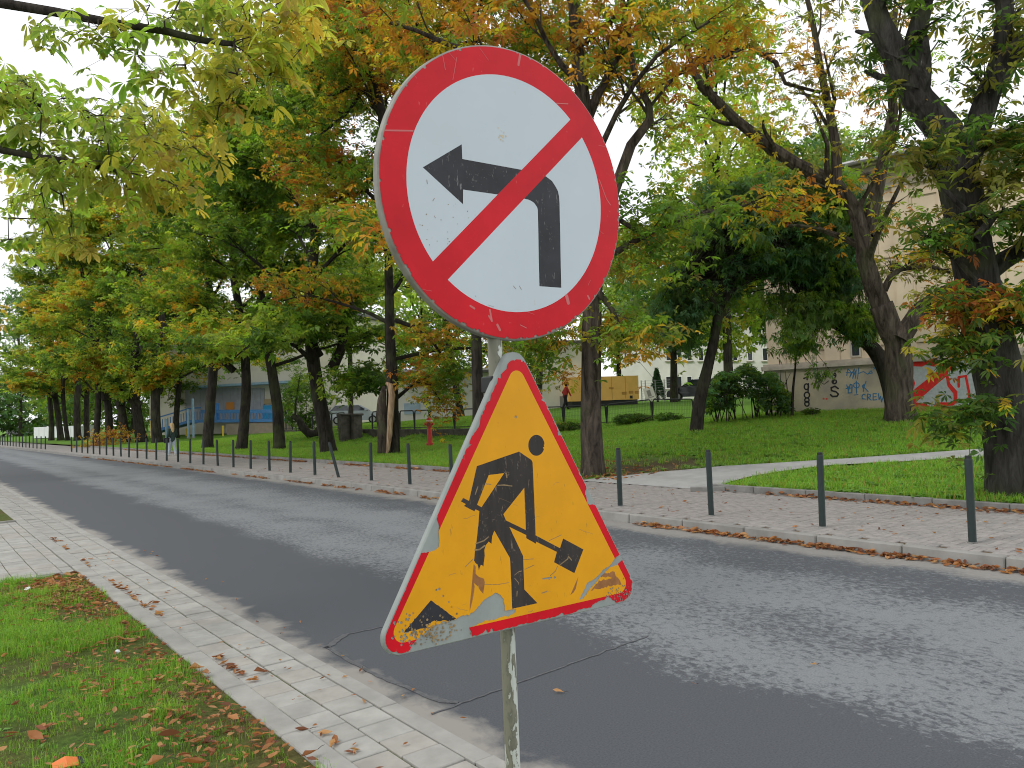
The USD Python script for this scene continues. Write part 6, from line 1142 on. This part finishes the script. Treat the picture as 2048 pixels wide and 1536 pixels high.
N = 300; p = np.stack([gl_.uniform(8.1, 10.9, N), 2+22*gl_.uniform(size=N)**1.3, np.zeros(N)], 1); p[:, 0] += bend(p[:, 1]); litter('leaf_litter', 'scattered leaflets on the pavement behind the bollards', p, lambda q: np.full(len(q), .122), gl_, .06)
N = 500; p = np.stack([11.1+np.abs(gl_.normal(size=N))*1.0, gl_.uniform(11, 16, N), np.zeros(N)], 1); litter('leaf_litter', 'fallen leaves on the bare soil around the thick trunk', p, lambda q: ground(q[:, 0], q[:, 1])+.02, gl_, .11)
N = 420; q = np.array([G_ for G_ in [(gl_.normal(1.2, .2), gl_.normal(8.9, .55)) for _ in range(N)]]); q = q[(q[:, 0] < 1.47) & (q[:, 1] < 9.78)]; p = np.c_[q, np.zeros(len(q))]
litter('leaf_litter', 'thick patch of brown leaves at the corner of the near verge', p, lambda q: .012+gl_.uniform(0, .012, len(q)), gl_, .08)
N = 1700; p = np.stack([1.46-np.abs(gl_.normal(size=N))*.42, gl_.uniform(1.2, 9.4, N), np.zeros(N)], 1); p = p[seen(p, 60)]; litter('leaf_litter', 'small dry leaf scraps lying in the near verge grass', p, lambda q: .012+gl_.uniform(0, .02, len(q)), gl_, .05)
N = 260; p = np.stack([1.64+np.abs(gl_.normal(size=N))*.035, 2.2+11*gl_.uniform(size=N)**1.2, np.zeros(N)], 1); k = meshkit.fbm(p*[0, 2.2, 0]+2, 3); p = p[k > .45]; litter('leaf_litter', 'thin line of dry leaflets along the raised edging beside the slabs', p, lambda q: np.full(len(q), .006), gl_, .07)
N = 70; p = np.stack([gl_.uniform(1.65, 2.5, N), 2.3+9*gl_.uniform(size=N)**1.2, np.zeros(N)], 1); litter('leaf_litter', 'scraps of leaf and twig scattered over the near slabs', p, lambda q: np.full(len(q), .008), gl_, .035)
def leafthing(px, py, sz, label, group, z=.03, col=None):
    p = C+ray(px, py)*((z-EYE)/ray(px, py)[2]); v, f, c = dryleaves(np.zeros((1, 3)), sz, np.array([col if col is not None else BR[gl_.integers(0, 5)]*gl_.uniform(.8, 1.2)]), gl_)
    t = thing('fallen_leaf', label, 'leaf', group, p); colored('blade', v, f, c, DRY, t); obj('stalk', MB().tube([v[0], v[0]*1.5+[0, 0, .004], v[0]*1.9], [.0018, .0015, .001], 4), TWIG, t); return t
for _ in range(75):
    px, py = gl_.uniform(0, 640), gl_.uniform(1200, 1530)
    if py < 1165+.0*px or px > (py-1145)/.715+130 or (px < 220 and py < 1330 and gl_.uniform() < .7): continue
    leafthing(px, py, gl_.uniform(.05, .11), 'brown curled leaf lying in the near verge grass', 'brown fallen leaves on the near grass')
for px, py, s, lab in ((1117, 1384, .05, 'pale orange leaf alone on the dark asphalt right of the pole'), (1388, 1368, .035, 'tiny pale leaf scrap on the asphalt at lower right'), (1627, 1330, .06, 'thin brown leaflet on the grey asphalt, farthest right'), (722, 1342, .07, 'rust brown leaf on the dusty road edge by the sealed crack'), (563, 1267, .035, 'dark leaf scrap on the dusty road edge'), (514, 1244, .05, 'pale pink leaf on the dust beside the kerb slabs'), (525, 1345, .12, 'long curled brown leaflet lying across the slab joint'), (255, 1152, .09, 'long dark leaflet on the slabs near the verge corner'), (181, 1118, .08, 'orange brown leaf on the middle joint of the slabs'), (605, 1462, .12, 'large curled brown leaf against the near edging')):
    leafthing(px, py, s, lab, None, z=.008)
# litter
p = C+ray(133, 1532)*((.03-EYE)/ray(133, 1532)[2]); pk = thing('snack_packet', 'crumpled orange and black packet at the bottom left corner', 'litter', None, p)
v = np.array([(-.06, -.03, 0), (.0, -.04, .012), (.05, -.025, .0), (-.055, .03, .02), (.0, .035, .035), (.05, .03, .018)]); obj('wrapper', MB().add(np.vstack([v, v-[0, 0, .004]]), [[0, 1, 4, 3], [1, 2, 5, 4], [6, 9, 10, 7], [7, 10, 11, 8]]), pbr('packet_orange', (.6, .16, .04), .35), pk); obj('dark_end', MB().add([(.05, -.025, .003), (.075, -.02, .0), (.07, .03, .015), (.05, .03, .022)], [[0, 1, 2, 3]]), BLACKM, pk)
for k, (px, py, r, lab) in enumerate(((56, 1178, .03, 'crumpled white tissue in the grass near the slabs corner'), (235, 1303, .02, 'white paper scrap in the middle of the near verge'))):
    p = C+ray(px, py)*((.03-EYE)/ray(px, py)[2]); m_ = trimesh.creation.icosphere(2, r); vv = np.array(m_.vertices); vv *= (1+1.6*(meshkit.fbm(vv*70+k, 3)-.5))[:, None]; vv[:, 2] *= .55; t = obj('paper_scrap', (vv+p, m_.faces), pbr('tissue', (.62, .64, .66), .9) if k == 0 else '/World/Looks/tissue', None, label=lab, cat='litter')
# fallen branch with orange leaves lying over the pavement
fb = thing('fallen_branch', 'fallen branch with orange brown leaves lying across the far pavement edge', 'branch'); b = at(192, 893, 54); b[2] = .25; e = at(245, 875, 56); e[2] = 1.0
mb = MB().tube([b, (b+e)/2+[0, 0, .2], e], [.07, .06, .03], 6); obj('limb', mb, BARK_BROWN, fb); pos = np.array([b+(e-b)*gl_.uniform(-.1, 1)+gl_.normal(size=3)*[.7, .7, .3] for _ in range(420)]); pos[:, 2] = np.maximum(pos[:, 2], .22); v, f, c = leaves(pos, .2*np.ones(len(pos)), palette(('rust', 'orange', 'yellow'), (2, 3, 1), pos, gl_, .6, seed=3), gl_, 4, 'kite', tilt=.9, wid=.25); colored('foliage', v, f, c, DRY, fb)
